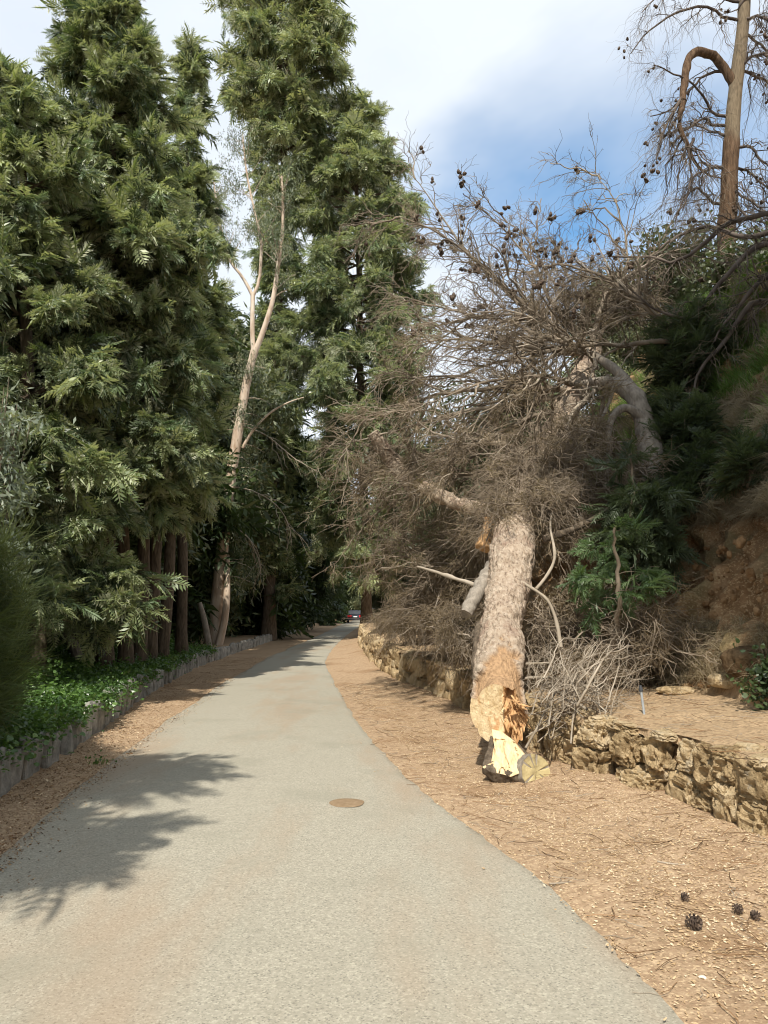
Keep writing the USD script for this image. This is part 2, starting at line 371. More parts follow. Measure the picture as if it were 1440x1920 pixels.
mat('render_cream', [(0.3, (0.62, 0.54, 0.36)), (0.7, (0.74, 0.66, 0.46))], scale=2, rough=0.9)
mat('roof_tile', [(0.3, (0.22, 0.11, 0.07)), (0.7, (0.34, 0.18, 0.11))], scale=4, rough=0.9)

# ------------------------------------------------------------------ plan of the place (from lines on the ground)
def line_of(pixels, extra_near, extra_far):
    p = np.array([gp(*q)[:2] for q in pixels])
    p = np.vstack([extra_near, p, extra_far])
    o = np.argsort(p[:, 1])
    from scipy.interpolate import PchipInterpolator
    f = PchipInterpolator(p[o, 1], p[o, 0], extrapolate=True)
    return lambda y: f(np.asarray(y, float))


road_R = line_of([(1300, 1920), (1000, 1640), (850, 1530), (760, 1455), (690, 1380), (650, 1320), (622, 1270), (612, 1235), (640, 1200), (662, 1182)], [(3.2, -9), (1.75, 0)], [(-2.1, 80), (-1.0, 130), (6, 200)])
road_L = line_of([(0, 1600), (110, 1500), (190, 1440), (265, 1385), (370, 1315), (440, 1268), (510, 1230), (590, 1195)], [(-0.9, -9), (-1.75, 0)], [(-4.4, 80), (-4.2, 130), (2, 200)])
edge_L = line_of([(0, 1492), (100, 1430), (190, 1370), (270, 1308), (400, 1240), (480, 1212), (560, 1185)], [(-1.9, -9), (-2.75, 2)], [(-6.2, 80), (-6.5, 130), (-1, 200)])
wall_X = line_of([(1440, 1605), (1250, 1515), (1150, 1482), (1050, 1448), (900, 1358), (820, 1315), (760, 1290), (700, 1250), (676, 1200)], [(4.6, -9), (3.2, 2.5)], [(-1.0, 55), (1.5, 80), (4, 130), (14, 200)])


def wall_top(y):
    return np.interp(y, [0, 5, 8, 12, 20, 40, 60, 90], [0.60, 0.57, 0.56, 0.62, 0.75, 0.85, 0.5, 0.1])


def bank_foot(y):
    return np.interp(y, [-10, 3, 5, 7, 10, 14, 20, 26, 34, 45, 60, 90], [2.6, 2.4, 2.2, 1.9, 1.9, 1.7, 2.0, 2.6, 3.6, 5.5, 9, 14])


def bank_scale(y):
    return np.interp(y, [-10, 18, 26, 36, 50, 80], [1, 1, 0.9, 0.7, 0.45, 0.25])


def hill_z(x, y):
    x, y = np.asarray(x, float), np.asarray(y, float)
    d = x - wall_X(y)
    e = d - bank_foot(y)
    prof = np.interp(e, [-9, 0, 0.5, 1.0, 3.2, 5.5, 9, 14, 60], [0, 0.0, 0.95, 1.9, 4.8, 8.0, 9.9, 11.0, 14.0]) * bank_scale(y)
    return wall_top(y) + 0.05 * np.clip(d, 0, 2.5) + prof


# ------------------------------------------------------------------ ground, road
rng = np.random.default_rng(7)


def sheet(xs, ys, zf):
    X, Y = np.meshgrid(xs, ys)
    V = np.stack([X, Y, zf(X, Y)], -1).reshape(-1, 3)
    n, m = len(ys), len(xs)
    i, j = np.meshgrid(np.arange(n - 1), np.arange(m - 1), indexing='ij')
    a = i * m + j
    q = np.stack([a, a + 1, a + m + 1, a + m], -1).reshape(-1, 4)
    return V, np.vstack([q[:, [0, 1, 2]], q[:, [0, 2, 3]]])


def ss(a, b, x):
    t = np.clip((x - a) / (b - a), 0, 1)
    return t * t * (3 - 2 * t)


def ground_z(X, Y):
    z = 0.25 * ss(0.02, 0.22, edge_L(Y) - X)
    onroad = ss(-0.10, 0.25, road_L(Y) - X) + ss(-0.10, 0.25, X - road_R(Y))
    rough = 0.035 * fbm(np.stack([X * 1.7, Y * 1.7, 0 * X], -1), 4, 3) + 0.012
    near = ss(130, 60, np.abs(Y)) * ss(60, 30, np.abs(X))
    heap = 0.10 * ss(0.9, 0.0, wall_X(Y) - X) * (X < wall_X(Y) + 0.3)
    return z + onroad * np.maximum(rough + heap, 0.006) * near - 0.004


xs = np.concatenate([[-420, -200, -100, -60, -40, -30, -20], np.arange(-14, -7, 0.4), np.arange(-7, 5, 0.07), np.arange(5, 8, 0.6), [12, 20, 40, 80, 160, 420]])
ys = np.concatenate([[-200, -60, -20, -8, 0], np.arange(2, 16, 0.09), np.arange(16, 34, 0.3), np.arange(34, 140, 1.5), [170, 220, 320, 600]])
tag(obj('ground', sheet(xs, ys, ground_z), 'verge', smooth=True), kind='structure')

yy = np.concatenate([np.arange(-9, 2, 0.5), np.arange(2, 20, 0.06), np.arange(20, 60, 0.3), np.arange(60, 150, 2)])
el = 0.05 * fbm(np.stack([yy * 1.3, 0 * yy, 0 * yy], -1), 5, 11) + 0.07 * fbm(np.stack([yy * 0.5, 0 * yy + 5, 0 * yy], -1), 2, 12)
er = 0.035 * fbm(np.stack([yy * 1.7, 0 * yy + 9, 0 * yy], -1), 5, 21) + 0.018 * fbm(np.stack([yy * 9, 0 * yy + 3, 0 * yy], -1), 2, 23)
u = np.concatenate([[0, 0.004], np.linspace(0.03, 0.97, 23), [0.996, 1]])
RX = (road_L(yy) + el)[:, None] * (1 - u) + (road_R(yy) + er)[:, None] * u
RY = np.broadcast_to(yy[:, None], RX.shape)
RZ = 0.012 + 0.03 * (1 - (2 * u - 1) ** 2)[None] + 0.004 * fbm(np.stack([RX * 2, RY * 2, 0 * RX], -1), 3, 5)
RZ[:, [0, -1]] = -0.02
RZ[:, [1, -2]] = 0.010
n, m = RX.shape
i, j = np.meshgrid(np.arange(n - 1), np.arange(m - 1), indexing='ij'); a = i * m + j
q = np.stack([a, a + 1, a + m + 1, a + m], -1).reshape(-1, 4)
tag(obj('road', (np.stack([RX, RY, RZ], -1).reshape(-1, 3), np.vstack([q[:, [0, 1, 2]], q[:, [0, 2, 3]]])), 'asphalt', smooth=True), kind='structure')

ds = np.concatenate([np.arange(0, 5, 0.06), np.arange(5, 8.5, 0.12), np.arange(8.5, 16, 0.5), [18, 22, 30, 45, 80, 200]])
hy = np.concatenate([np.arange(-14, 3, 0.6), np.arange(3, 14, 0.07), np.arange(14, 20, 0.14), np.arange(20, 50, 0.5), np.arange(50, 131, 3)])
D, HY = np.meshgrid(ds, hy)
HX = wall_X(HY) + D
HZ = hill_z(HX, HY)
e = D - bank_foot(HY)
amp = ss(-0.2, 0.6, e)
nz = fbm(np.stack([HX * 0.9, HY * 0.9, HZ * 0.9], -1), 5, 31)
nz2 = fbm(np.stack([HX * 2.6, HY * 2.6, HZ * 1.2], -1), 4, 37)
HX2 = HX + amp * (0.55 * nz + 0.9 * (0.25 - np.abs(nz2)) + 0.20 * fbm(np.stack([HX * 6, HY * 6, HZ * 4], -1), 3, 39) + 0.10 * fbm(np.stack([HX * 14, HY * 14, HZ * 10], -1), 2, 38)) * ss(9, 5, e)
HZ2 = HZ + 0.05 * fbm(np.stack([HX * 2, HY * 2, 0 * HX], -1), 4, 41) * ss(0, 0.3, D) + amp * 0.35 * nz
_edge = fbm(np.stack([HY[:, 0] * 4, 0 * HY[:, 0], 0 * HY[:, 0]], -1), 4, 43)
HX2[:, 0] = HX[:, 0] + 0.10 + 0.14 * _edge; HX2[:, 1] = np.maximum(HX2[:, 1], HX2[:, 0] + 0.03)
HZ2[:, 0] = HZ[:, 0] - 0.05 + 0.05 * fbm(np.stack([HY[:, 0] * 5, 0 * HY[:, 0] + 4, 0 * HY[:, 0]], -1), 3, 44)
n, m = HX.shape
i, j = np.meshgrid(np.arange(n - 1), np.arange(m - 1), indexing='ij'); a = i * m + j
q = np.stack([a, a + 1, a + m + 1, a + m], -1).reshape(-1, 4)
hillside = obj('hillside', (np.stack([HX2, HY, HZ2], -1).reshape(-1, 3), np.vstack([q[:, [0, 1, 2]], q[:, [0, 2, 3]]])), 'hillside', smooth=True)
tag(hillside, kind='structure')
terrace = ss(0.25, -0.15, e + 0.3 * fbm(np.stack([HX * 1.5, HY * 1.5, 0 * HX], -1), 3, 61)).reshape(-1)
UsdGeom.PrimvarsAPI(hillside).CreatePrimvar('bare', Sdf.ValueTypeNames.FloatArray, 'vertex').Set(Vt.FloatArray.FromNumpy(terrace.astype(np.float32)))
from scipy.interpolate import RegularGridInterpolator
_hzi = RegularGridInterpolator((hy, ds), HZ2, bounds_error=False, fill_value=None)


def on_hill(x, y):
    return float(_hzi((y, max(0.0, x - float(wall_X(y))))))


def on_surface(px, py):
    """where the line of sight through a photo pixel meets the hillside"""
    Yv = np.linspace(4, 26, 900)
    d = ray(px, py)
    P_ = np.array([0, 0, CAM_H]) + d * (Yv / d[1])[:, None]
    h_ = _hzi(np.stack([P_[:, 1], np.clip(P_[:, 0] - wall_X(P_[:, 1]), 0, 150)], -1))
    k_ = np.argmax((P_[:, 2] < h_) & (P_[:, 0] > wall_X(P_[:, 1])))
    return P_[k_]


# ------------------------------------------------------------------ stones
def rock(size, seed, sub=2, rough=0.16, power=0.62, freq=2.0, pits=0.0):
    m = trimesh.creation.icosphere(subdivisions=sub)
    v = np.array(m.vertices)
    b = np.sign(v) * np.abs(v) ** power
    b /= np.max(np.abs(b), axis=0)
    k = seed * 7.31
    v2 = b * (1 + rough * fbm(v * freq + k, 4, seed)[:, None]) + rough * 0.7 * np.stack([fbm(v * 1.4 + k + o, 3, seed + o) for o in (3, 5, 8)], -1)
    v2 *= (1 + rough * 0.55 * (0.4 - 2.0 * np.abs(fbm(v * freq * 3.3 + k, 3, seed + 90))))[:, None]
    if pits:
        v2 *= (1 - pits * np.clip(fbm(v * 4.5 + k, 3, seed + 50), 0, 1)[:, None] * 1.6)
    return v2 * np.asarray(size) / 2, np.array(m.faces)


def rotz(v, a):
    c, s = math.cos(a), math.sin(a)
    return np.stack([v[:, 0] * c - v[:, 1] * s, v[:, 0] * s + v[:, 1] * c, v[:, 2]], -1)


rng = np.random.default_rng(11)
wall = thing('retaining_wall', 'low rough ochre stone retaining wall along the right verge', 'wall')
wy = np.arange(1.5, 62, 0.25)
wx = wall_X(wy)
core = MB()
prof = [(0.17, -0.1), (0.17, None), (0.45, None), (0.45, -0.1)]
V = []
for x_, y_ in zip(wx, wy):
    t_ = float(wall_top(y_)) - 0.015
    V += [(x_ + px_, y_, (t_ if pz is None else pz)) for px_, pz in prof]
V = np.array(V)
V[:, 0] += 0.04 * fbm(V * 3, 3, 5); V[:, 2] += 0.03 * fbm(V * 3 + 9, 3, 6)
F = []
for k in range(len(wy) - 1):
    for j_ in range(3):
        a = k * 4 + j_
        F += [(a, a + 1, a + 5), (a, a + 5, a + 4)]
obj('mortar', (V, np.array(F)[:, ::-1]), 'soil_mortar', wall)


def heading(f, y):
    return math.atan2(1.0, float(f(y + 0.2) - f(y - 0.2)) / 0.4)      # direction of the line in the plan


y_ = 2.6
k = 0
while y_ < 50:
    near = y_ < 12.5
    top = float(wall_top(y_))
    rows = 2 if rng.random() < 0.8 else 3
    hs = rng.dirichlet([7] * rows) * (top + 0.02)
    z0 = -0.06
    wmax = 0
    for r_ in range(rows):
        w_ = rng.uniform(0.26, 0.46) if near else rng.uniform(0.4, 0.75)
        h_ = hs[r_] * 1.0 + 0.05
        jy = y_ + rng.uniform(-0.1, 0.1)
        v, f = rock((w_ * 0.99, rng.uniform(0.28, 0.38), h_ * 0.99), 100 + k, 4 if y_ < 11 else (3 if near else 2), 0.21, 0.62, 1.9, 0.38)
        v = v @ Rotation.from_euler('yx', [rng.normal(0, 0.13), rng.normal(0, 0.1)]).as_matrix().T
        a = heading(wall_X, jy)
        v = rotz(v, a)
        v += [float(wall_X(jy)) + 0.13 + rng.uniform(-0.05, 0.04) + 0.03 * r_, jy, z0 + h_ / 2]
        obj('stone', (v, f), 'ochre_stone', wall, smooth=40)
        z0 += h_ - 0.05
        wmax = max(wmax, w_)
        k += 1
    for _c in range(rng.integers(0, 4) if near else rng.integers(0, 2)):
        v, f = rock((rng.uniform(0.12, 0.34), rng.uniform(0.12, 0.28), rng.uniform(0.06, 0.13)), 700 + k * 4 + _c, 3 if near else 2, 0.2, 0.7, 2.2, 0.25)
        v = rotz(v, rng.uniform(0, 6)); v += [float(wall_X(y_)) + rng.uniform(0.08, 0.26), y_ + rng.uniform(-0.16, 0.16), top - 0.01]
        obj('coping_stone', (v, f), 'ochre_stone', wall, smooth=40)
    y_ += wmax * 0.86
print('wall stones', k)

edging = thing('stone_edging', 'row of upright grey stones edging the left side of the road', 'stone edging')
y_ = 3.2
k = 0
while y_ < 60 and k < 280:
    w_ = rng.uniform(0.2, 0.36) * (1 if y_ < 25 else 1.4)
    h_ = rng.uniform(0.30, 0.42) if y_ > 4 else 0.34
    if 9.6 < y_ < 14:
        h_ += 0.06
    v, f = rock((w_ * 1.04, rng.uniform(0.11, 0.17), h_ + 0.12), 300 + k, 3 if y_ < 14 else 2, 0.13, 0.5, 1.8, 0.12)
    v = v @ Rotation.from_euler('yx', [rng.normal(0, 0.08), rng.normal(0, 0.07)]).as_matrix().T
    v = rotz(v, heading(edge_L, y_) + rng.normal(0, 0.12))
    v += [float(edge_L(y_)) - 0.05 + rng.normal(0, 0.02), y_, (h_ - 0.12) / 2]
    obj('stone', (v, f), 'grey_stone', edging, smooth=40)
    y_ += w_ * 0.94
    k += 1
print('edging stones', k)

# ------------------------------------------------------------------ foliage pieces
def frond(L, n, rng, w=0.30, droop=0.5, lw=0.24, ang=0.95):
    """a fern-like leaf along +x"""
    s = np.linspace(0.12, 1, n)
    ax = np.stack([L * s, 0 * s, -droop * L * s ** 2], -1)
    T = norm(np.stack([np.ones(n), 0 * s, -2 * droop * s], -1))
    V, F = [], []
    for k in range(n):
        ln = L * w * math.sin(math.pi * min(0.98, 0.18 + 0.8 * s[k])) ** 0.7 * rng.uniform(0.8, 1.2)
        for sg in (-1, 1):
            d = norm(T[k] * math.cos(ang) + np.array([0, sg * math.sin(ang), rng.normal(0, 0.25) - 0.15]))
            side = norm(np.cross(d, [0, 0, 1]) + 0.3 * rng.normal(size=3)) * ln * lw / 2
            b = len(V)
            V += [ax[k], ax[k] + d * ln * 0.45 + side, ax[k] + d * ln, ax[k] + d * ln * 0.45 - side]
            F += [(b, b + 1, b + 2), (b, b + 2, b + 3)]
    b = len(V)
    V += [(0, 0, 0), ax[-1] + [0.1 * L, 0, -0.05 * L], ax[n // 2] + [0, 0.012, 0], ax[n // 2] - [0, 0.012, 0]]
    F += [(b, b + 2, b + 1), (b, b + 1, b + 3)]
    return np.array(V, float), np.array(F)


def spray(seed, n=7, L=0.36, leaflets=8, w=0.34, lw=0.26, spread=1.0, stem=0.34, droop=0.5):
    r = np.random.default_rng(seed)
    m = MB()
    for k in range(n):
        v, f = frond(L * r.uniform(0.7, 1.2), leaflets, r, w, droop * r.uniform(0.3, 1.3), lw)
        t = (k + 0.5) / n
        R = Rotation.from_euler('xyz', [r.uniform(-0.9, 0.9), r.uniform(-0.35, 0.35), (1 if k % 2 else -1) * spread * (1 - 0.8 * t) * r.uniform(0.6, 1.2)]).as_matrix()
        m.add((v @ R.T + [stem * t, 0, -0.15 * stem * t * t], f))
    return m.get()


def leaf_bunch(seed, n=26, L=0.13, w=0.028, rad=0.22, hang=0.8):
    """narrow hanging leaves"""
    r = np.random.default_rng(seed)
    V, F = [], []
    for k in range(n):
        c = r.normal(size=3) * rad * 0.6
        d = norm(r.normal(size=3) + [0.3, 0, -2.0 * hang])
        s = norm(np.cross(d, r.normal(size=3))) * w / 2
        ln = L * r.uniform(0.7, 1.2)
        b = len(V)
        V += [c, c + d * ln * 0.4 + s, c + d * ln, c + d * ln * 0.4 - s]
        F += [(b, b + 1, b + 2), (b, b + 2, b + 3)]
    return np.array(V), np.array(F)


def broad_bunch(seed, n=22, L=0.075, rad=0.2, flat=0.35):
    """small rounded leaves facing up"""
    r = np.random.default_rng(seed)
    V, F = [], []
    for k in range(n):
        c = r.normal(size=3) * rad * 0.6 * [1, 1, flat * 1.5]
        nrm = norm(r.normal(size=3) * 0.6 + [0, 0, 1.0])
        d = norm(np.cross(nrm, r.normal(size=3))); s = np.cross(nrm, d)
        ln = L * r.uniform(0.6, 1.25)
        b = len(V)
        V += [c - d * ln * 0.45, c - d * ln * 0.2 + s * ln * 0.42, c + d * ln * 0.2 + s * ln * 0.34 + nrm * 0.008, c + d * ln * 0.6, c + d * ln * 0.2 - s * ln * 0.34 + nrm * 0.008, c - d * ln * 0.2 - s * ln * 0.42]
        F += [(b, b + 1, b + 5), (b + 1, b + 2, b + 5), (b + 2, b + 4, b + 5), (b + 2, b + 3, b + 4)]
    return np.array(V), np.array(F)


def needle_bunch(seed, n=46, L=0.16, w=0.005, cone=0.9, rad=0.05, back=0.3):
    """thin strands pointing along +x"""
    r = np.random.default_rng(seed)
    d = norm(np.stack([np.ones(n), *(r.normal(size=(2, n)) * cone)], -1))
    c = r.normal(size=(n, 3)) * rad + np.stack([r.uniform(-back, back, n) * L, 0 * d[:, 0], 0 * d[:, 0]], -1)
    ln = (L * r.uniform(0.5, 1.3, n))[:, None]
    s = norm(np.cross(d, r.normal(size=(n, 3)))) * w / 2
    bend = r.normal(size=(n, 3)) * 0.22 * ln
    V = np.stack([c + s, c - s, c + d * ln * 0.55 + bend * 0.5 - s * 0.8, c + d * ln * 0.55 + bend * 0.5 + s * 0.8, c + d * ln + bend * 1.6], 1).reshape(-1, 3)
    b = np.arange(n)[:, None] * 5
    F = np.vstack([b + [0, 1, 2], b + [0, 2, 3], b + [3, 2, 4]])
    return V, F


def grass_tuft(seed, n=22, L=0.4, w=0.008, lean=0.6, bend=0.8):
    r = np.random.default_rng(seed)
    V, F = [], []
    for k in range(n):
        az = r.uniform(0, 6.28); o = np.array([math.cos(az), math.sin(az), 0])
        c = r.normal(size=3) * [0.06, 0.06, 0]
        l, tip = L * r.uniform(0.5, 1.2), lean * r.uniform(0.2, 1.2)
        sd = np.array([-o[1], o[0], 0]) * w / 2
        pts = [c + l * (t * np.array([0, 0, 1.0]) * (1 - 0.5 * bend * t) + o * tip * t ** 1.6) for t in (0, 0.35, 0.7, 1.0)]
        b = len(V)
        for q_, ww in zip(pts, (1, 0.9, 0.6, 0.1)):
            V += [q_ + sd * ww, q_ - sd * ww]
        for s_ in range(3):
            F += [(b + 2 * s_, b + 2 * s_ + 1, b + 2 * s_ + 3), (b + 2 * s_, b + 2 * s_ + 3, b + 2 * s_ + 2)]
    return np.array(V), np.array(F)


def protos(kind):
    if kind == 'fern':
        return [(spray(s, 7, 0.36, 8, 0.34, 0.32), 'leaf_fern') for s in (1, 2, 3, 4)] + [(spray(9, 9, 0.24, 9, 0.36, 0.30), 'leaf_fern'), (spray(10, 8, 0.26, 8, 0.4, 0.3), 'leaf_shade'), (spray(14, 6, 0.3, 8, 0.34, 0.3), 'leaf_cool')]
    if kind == 'fern_far':
        return [(spray(8, 7, 0.34, 7, 0.36, 0.34, 1.0, 0.4), 'leaf_cool')] + [(spray(s, 5, 0.5, 6, 0.36, 0.34, 1.0, 0.45), 'leaf_fern') for s in (5, 6, 7)]
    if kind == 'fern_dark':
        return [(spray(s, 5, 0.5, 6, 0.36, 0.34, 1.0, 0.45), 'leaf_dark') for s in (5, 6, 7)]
    if kind == 'fern_fresh':
        return [(spray(s, 6, 0.34, 9, 0.36, 0.26), 'leaf_fresh') for s in (11, 12, 13)]
    if kind == 'fern_blue':
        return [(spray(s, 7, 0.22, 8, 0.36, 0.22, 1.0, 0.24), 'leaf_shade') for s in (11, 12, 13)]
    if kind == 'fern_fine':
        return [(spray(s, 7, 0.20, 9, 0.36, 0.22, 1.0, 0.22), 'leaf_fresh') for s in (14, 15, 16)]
    if kind == 'gum':
        return [(leaf_bunch(s), 'leaf_gum') for s in (1, 2, 3)]
    if kind == 'silver':
        return [(leaf_bunch(s, 30, 0.14, 0.035, 0.25, 0.6), 'leaf_silver') for s in (1, 2, 3)]
    if kind == 'gum_dark':
        return [(leaf_bunch(s, 34, 0.15, 0.045, 0.28, 0.5), 'leaf_gum') for s in (4, 5, 6)]
    if kind == 'shrub':
        return [(broad_bunch(s, 26, 0.085, 0.24, 0.9), 'leaf_dark') for s in (1, 2, 3)]
    if kind == 'olive':
        return [(broad_bunch(s, 26, 0.085, 0.26, 0.9), 'leaf_gum') for s in (7, 8)]


# ------------------------------------------------------------------ trees
def tree(name, label, cat, base, top, crown0, prof, n_branch, n_spray, kind, seed, r0=0.14, bark='bark_brown', group=None, up=0.35, droop=0.9, size=1.0, bow=0.3, clump=0.16, origin=None, tstart=0.38):
    """tapered trunk, limbs and a crown of leaf sprays carried by the limbs. prof: crown radius over height fraction from crown0 to the top"""
    r = np.random.default_rng(seed)
    base, top = np.asarray(base, float), np.asarray(top, float)
    org = base if origin is None else np.asarray(origin, float)
    H = top[2] - base[2]
    t = thing(name, label, cat, org, group)
    K = 26
    s = np.linspace(0, 1, K)
    ax = (base - org) + np.outer(s, top - base)
    side = norm(np.array([r.normal(), r.normal(), 0.0]))
    ax += np.outer(np.sin(np.pi * s) * bow * r.uniform(0.4, 1), side) + np.cumsum(r.normal(size=(K, 3)) * [0.02, 0.02, 0], 0)
    ax[0, 2] -= 0.15
    rad = r0 * (1 - 0.9 * s) ** 0.8 * (1 + 0.45 * np.exp(-s * 60)) + 0.012
    v, f = tubes(ax, rad, 10)
    obj('trunk', (v, f), bark, t, smooth=True)
    hb = r.uniform(0, 1, n_branch) ** 0.92
    hb.sort()
    hh = crown0 + (1 - crown0) * hb * 0.99
    az = np.arange(n_branch) * 2.39996 + r.normal(0, 0.5, n_branch)
    px = np.array(prof)
    R = np.interp(hb, px[:, 0], px[:, 1]) * r.uniform(0.6, 1.08, n_branch)
    lob = 1 + 0.28 * fbm(np.stack([np.cos(az) * 1.2, np.sin(az) * 1.2, hb * 5], -1), 2, seed)
    R = R * lob
    st = np.stack([np.interp(hh, s, ax[:, c]) for c in range(3)], -1)
    o = np.stack([np.cos(az), np.sin(az), 0 * az], -1)
    u_ = np.linspace(0, 1, 7)[None, :, None]
    rise = up * r.uniform(0.3, 1.6, (n_branch, 1, 1)) * (0.4 + 1.0 * hb[:, None, None])
    P = st[:, None] + o[:, None] * u_ * R[:, None, None] + np.array([0, 0, 1.0]) * R[:, None, None] * (rise * u_ - 0.5 * droop * u_ ** 2.2 * r.uniform(0.5, 1.3, (n_branch, 1, 1)))
    P += np.cumsum(r.normal(size=P.shape) * 0.035 * R[:, None, None], 1)
    rb = (0.012 + 0.02 * R)[:, None] * r0 / 0.14 * (1 - 0.85 * np.linspace(0, 1, 7))[None]
    obj('limbs', tubes(P, np.minimum(rb, 0.07), 4), bark, t, kind='stuff')
    w = R / R.sum()
    bi = r.choice(n_branch, n_spray, p=w)
    tt = tstart + (1 - tstart) * r.uniform(0, 1, n_spray) ** 0.75
    k = np.minimum((tt * 6).astype(int), 5); fr = (tt * 6 - k)[:, None]
    pos = P[bi, k] * (1 - fr) + P[bi, k + 1] * fr
    tan = norm(P[bi, k + 1] - P[bi, k])
    pos = pos + r.normal(size=(n_spray, 3)) * (clump * (0.5 + 0.5 * R[bi]))[:, None] * [1, 1, 0.55] * (1.1 - 0.6 * tt)[:, None]
    d = norm(tan + 1.05 * r.normal(size=(n_spray, 3)) + [0, 0, -0.2])
    M = frames(d, r, roll=False, wob=0.6)
    sc = size * np.clip(r.lognormal(-0.08, 0.38, n_spray), 0.4, 2.0)
    scatter('crown', protos(kind), pos, M, sc, r, t)
    return t


tree_label = [
    'tall dark fern-leaved tree nearest the camera in the left row',
    'broad fern-leaved tree on the left whose tip rises highest beside the sky',
    'fern-leaved tree with pale lower trunk standing behind the stone edging',
    'slim fern-leaved tree, third bare trunk behind the stone edging',
    'slim fern-leaved tree with the thinnest bare trunk of the left row',
    'fern-leaved tree with bare brown trunk, rightmost of the close left row',
    'tall fern-leaved tree with soft narrow tip left of the pale gum tree',
]
G = 'fern-leaved trees in the left row'
# (base px, base py, height m, top px, crown start, max radius, branches, sprays)
row = [
    (70, 1300, 11.2, 20, 0.08, 2.1, 105, 3600, 'fern'),
    (195, 1278, 16.6, 146, 0.25, 1.9, 145, 5600, 'fern'),
    (235, 1270, 12.6, 222, 0.27, 1.6, 105, 3200, 'fern'),
    (262, 1262, 12.0, 250, 0.30, 1.25, 90, 2400, 'fern'),
    (280, 1256, 12.6, 275, 0.31, 1.0, 90, 2000, 'fern'),
    (305, 1250, 12.6, 302, 0.30, 0.9, 95, 2000, 'fern'),
    (338, 1236, 19.0, 330, 0.28, 0.95, 120, 2900, 'fern'),
]
for k, (bx, by, h, tx, c0, R_, nb, ns, kd) in enumerate(row):
    b = gp(bx, by, 0.22)
    tp = np.array([at(tx, 560, b[1])[0] * 1.0, b[1] + 0.2, 0.22 + h])
    tree('fern_leaved_tree', tree_label[k], 'tree', b, tp, c0, [(0, 0.55 * R_), (0.12, R_), (0.42, 0.95 * R_), (0.64, 0.66 * R_), (0.84, 0.36 * R_), (1, 0.10 * R_)], nb, int(ns * 1.75), kd, 20 + k, r0=0.15, group=None, size=0.64)

# tall trees further along the road
tree('fern_leaved_tree', 'tallest fern-leaved tree, its crown cut off by the top of the picture', 'tree', (-5.9, 40, 0.2), at(552, -160, 40.5), 0.06,
     [(0, 1.0), (0.56, 1.2), (0.65, 2.2), (0.74, 3.5), (0.88, 3.3), (1, 2.0)], 240, 12500, 'fern_far', 41, r0=0.30, droop=1.1, size=0.82)
tree('fern_leaved_tree', 'sunlit fern-leaved tree rising behind the dead branches on the right of the road', 'tree', (float(wall_X(41)) + 0.35, 41, 0.6), at(662, 175, 41), 0.10,
     [(0, 1.8), (0.15, 3.2), (0.5, 3.9), (0.8, 3.1), (1, 0.5)], 230, 13000, 'fern_far', 43, r0=0.27, droop=1.1, size=0.8)

# pale gum tree leaning right
gum = thing('gum_tree', 'pale peeling gum tree leaning right with forked upper trunk', 'tree', gp(402, 1222))
G0 = gp(402, 1222); GY = G0[1]
def rel(px, py, dy=0.0):
    return at(px, py, GY + dy) - G0
r = np.random.default_rng(77)
def limb(pts, r0, r1, K=24, sides=12, ns=0.0, seed=0):
    P = resample(np.array(pts), K)
    R_ = np.linspace(r0, r1, K)
    v, f = tubes(P, R_, sides)
    if ns:
        v = v + norm(v - np.repeat(P, sides, 0)) * (ns * fbm(v * 3.0, 4, seed))[:, None]
    return P, (v, f)
main_p, mm = limb([rel(402, 1235), rel(412, 1080), rel(428, 930), rel(448, 800), rel(466, 700), rel(478, 655)], 0.29, 0.155, 40, 16, 0.03, 1)
obj('trunk', mm, 'bark_gum', gum, smooth=True)
stems = [([rel(476, 665), rel(473, 610), rel(474, 552)], 0.10, 0.09), ([rel(478, 660), rel(497, 610), rel(512, 560), rel(525, 470), rel(530, 430), rel(528, 330)], 0.12, 0.04),
         ([rel(474, 556), rel(455, 520), rel(432, 490), rel(412, 415), rel(400, 330)], 0.07, 0.025), ([rel(474, 556), rel(487, 520), rel(490, 460), rel(478, 400), rel(462, 320), rel(455, 250)], 0.07, 0.025),
         ([rel(455, 840), rel(480, 800), rel(520, 765), rel(570, 745)], 0.06, 0.02), ([rel(405, 1225, -0.4), rel(425, 1120, -0.4), rel(425, 1040)], 0.16, 0.10)]
SP, SR = [], []
for pts, a, b in stems:
    P, mm = limb(pts, a, b, 16, 9, 0.01, 3)
    obj('stem', mm, 'bark_gum', gum, smooth=True)
    SP.append(P); SR.append(np.linspace(a, b, 16))
SP, SR = np.array(SP[1:4]), np.array(SR[1:4])
B1, R1 = kids(SP, SR, 22, 0.7, 2.3, 6, r, 0.8, 0.1, 0.25, 0.4, 0.008)
Bm, Rm = kids(main_p[None, ::2], np.full((1, 20), 0.2), 34, 0.6, 1.9, 6, r, 1.3, 0.4, 0.25, 0.1, 0.008)
B1, R1 = np.vstack([B1, Bm]), np.vstack([R1, Rm])
obj('branches', tubes(B1, R1, 4), 'bark_gum', gum, kind='stuff')
GD = [[rel(432, 915), rel(470, 922), rel(512, 945), rel(540, 985), rel(548, 1030)], [rel(455, 800), rel(500, 815), rel(545, 850), rel(600, 880)], [rel(452, 812), rel(430, 790), rel(395, 780)], [rel(420, 985), rel(455, 1000), rel(480, 1040), rel(490, 1080)]]
GDP = np.array([resample(np.array(p_), 14) for p_ in GD]) + np.cumsum(r.normal(size=(4, 14, 3)) * 0.02, 1)
GDR = np.tile(np.linspace(0.035, 0.012, 14), (4, 1))
for k_ in range(4):
    obj('dead_branch', tubes(GDP[k_], GDR[k_], 6), 'twig_pale', gum, smooth=True)
Bd, Rd = kids(GDP, GDR, 12, 0.5, 1.6, 7, r, 0.6, 0.5, 0.3, 0.6, 0.009, 0.4)
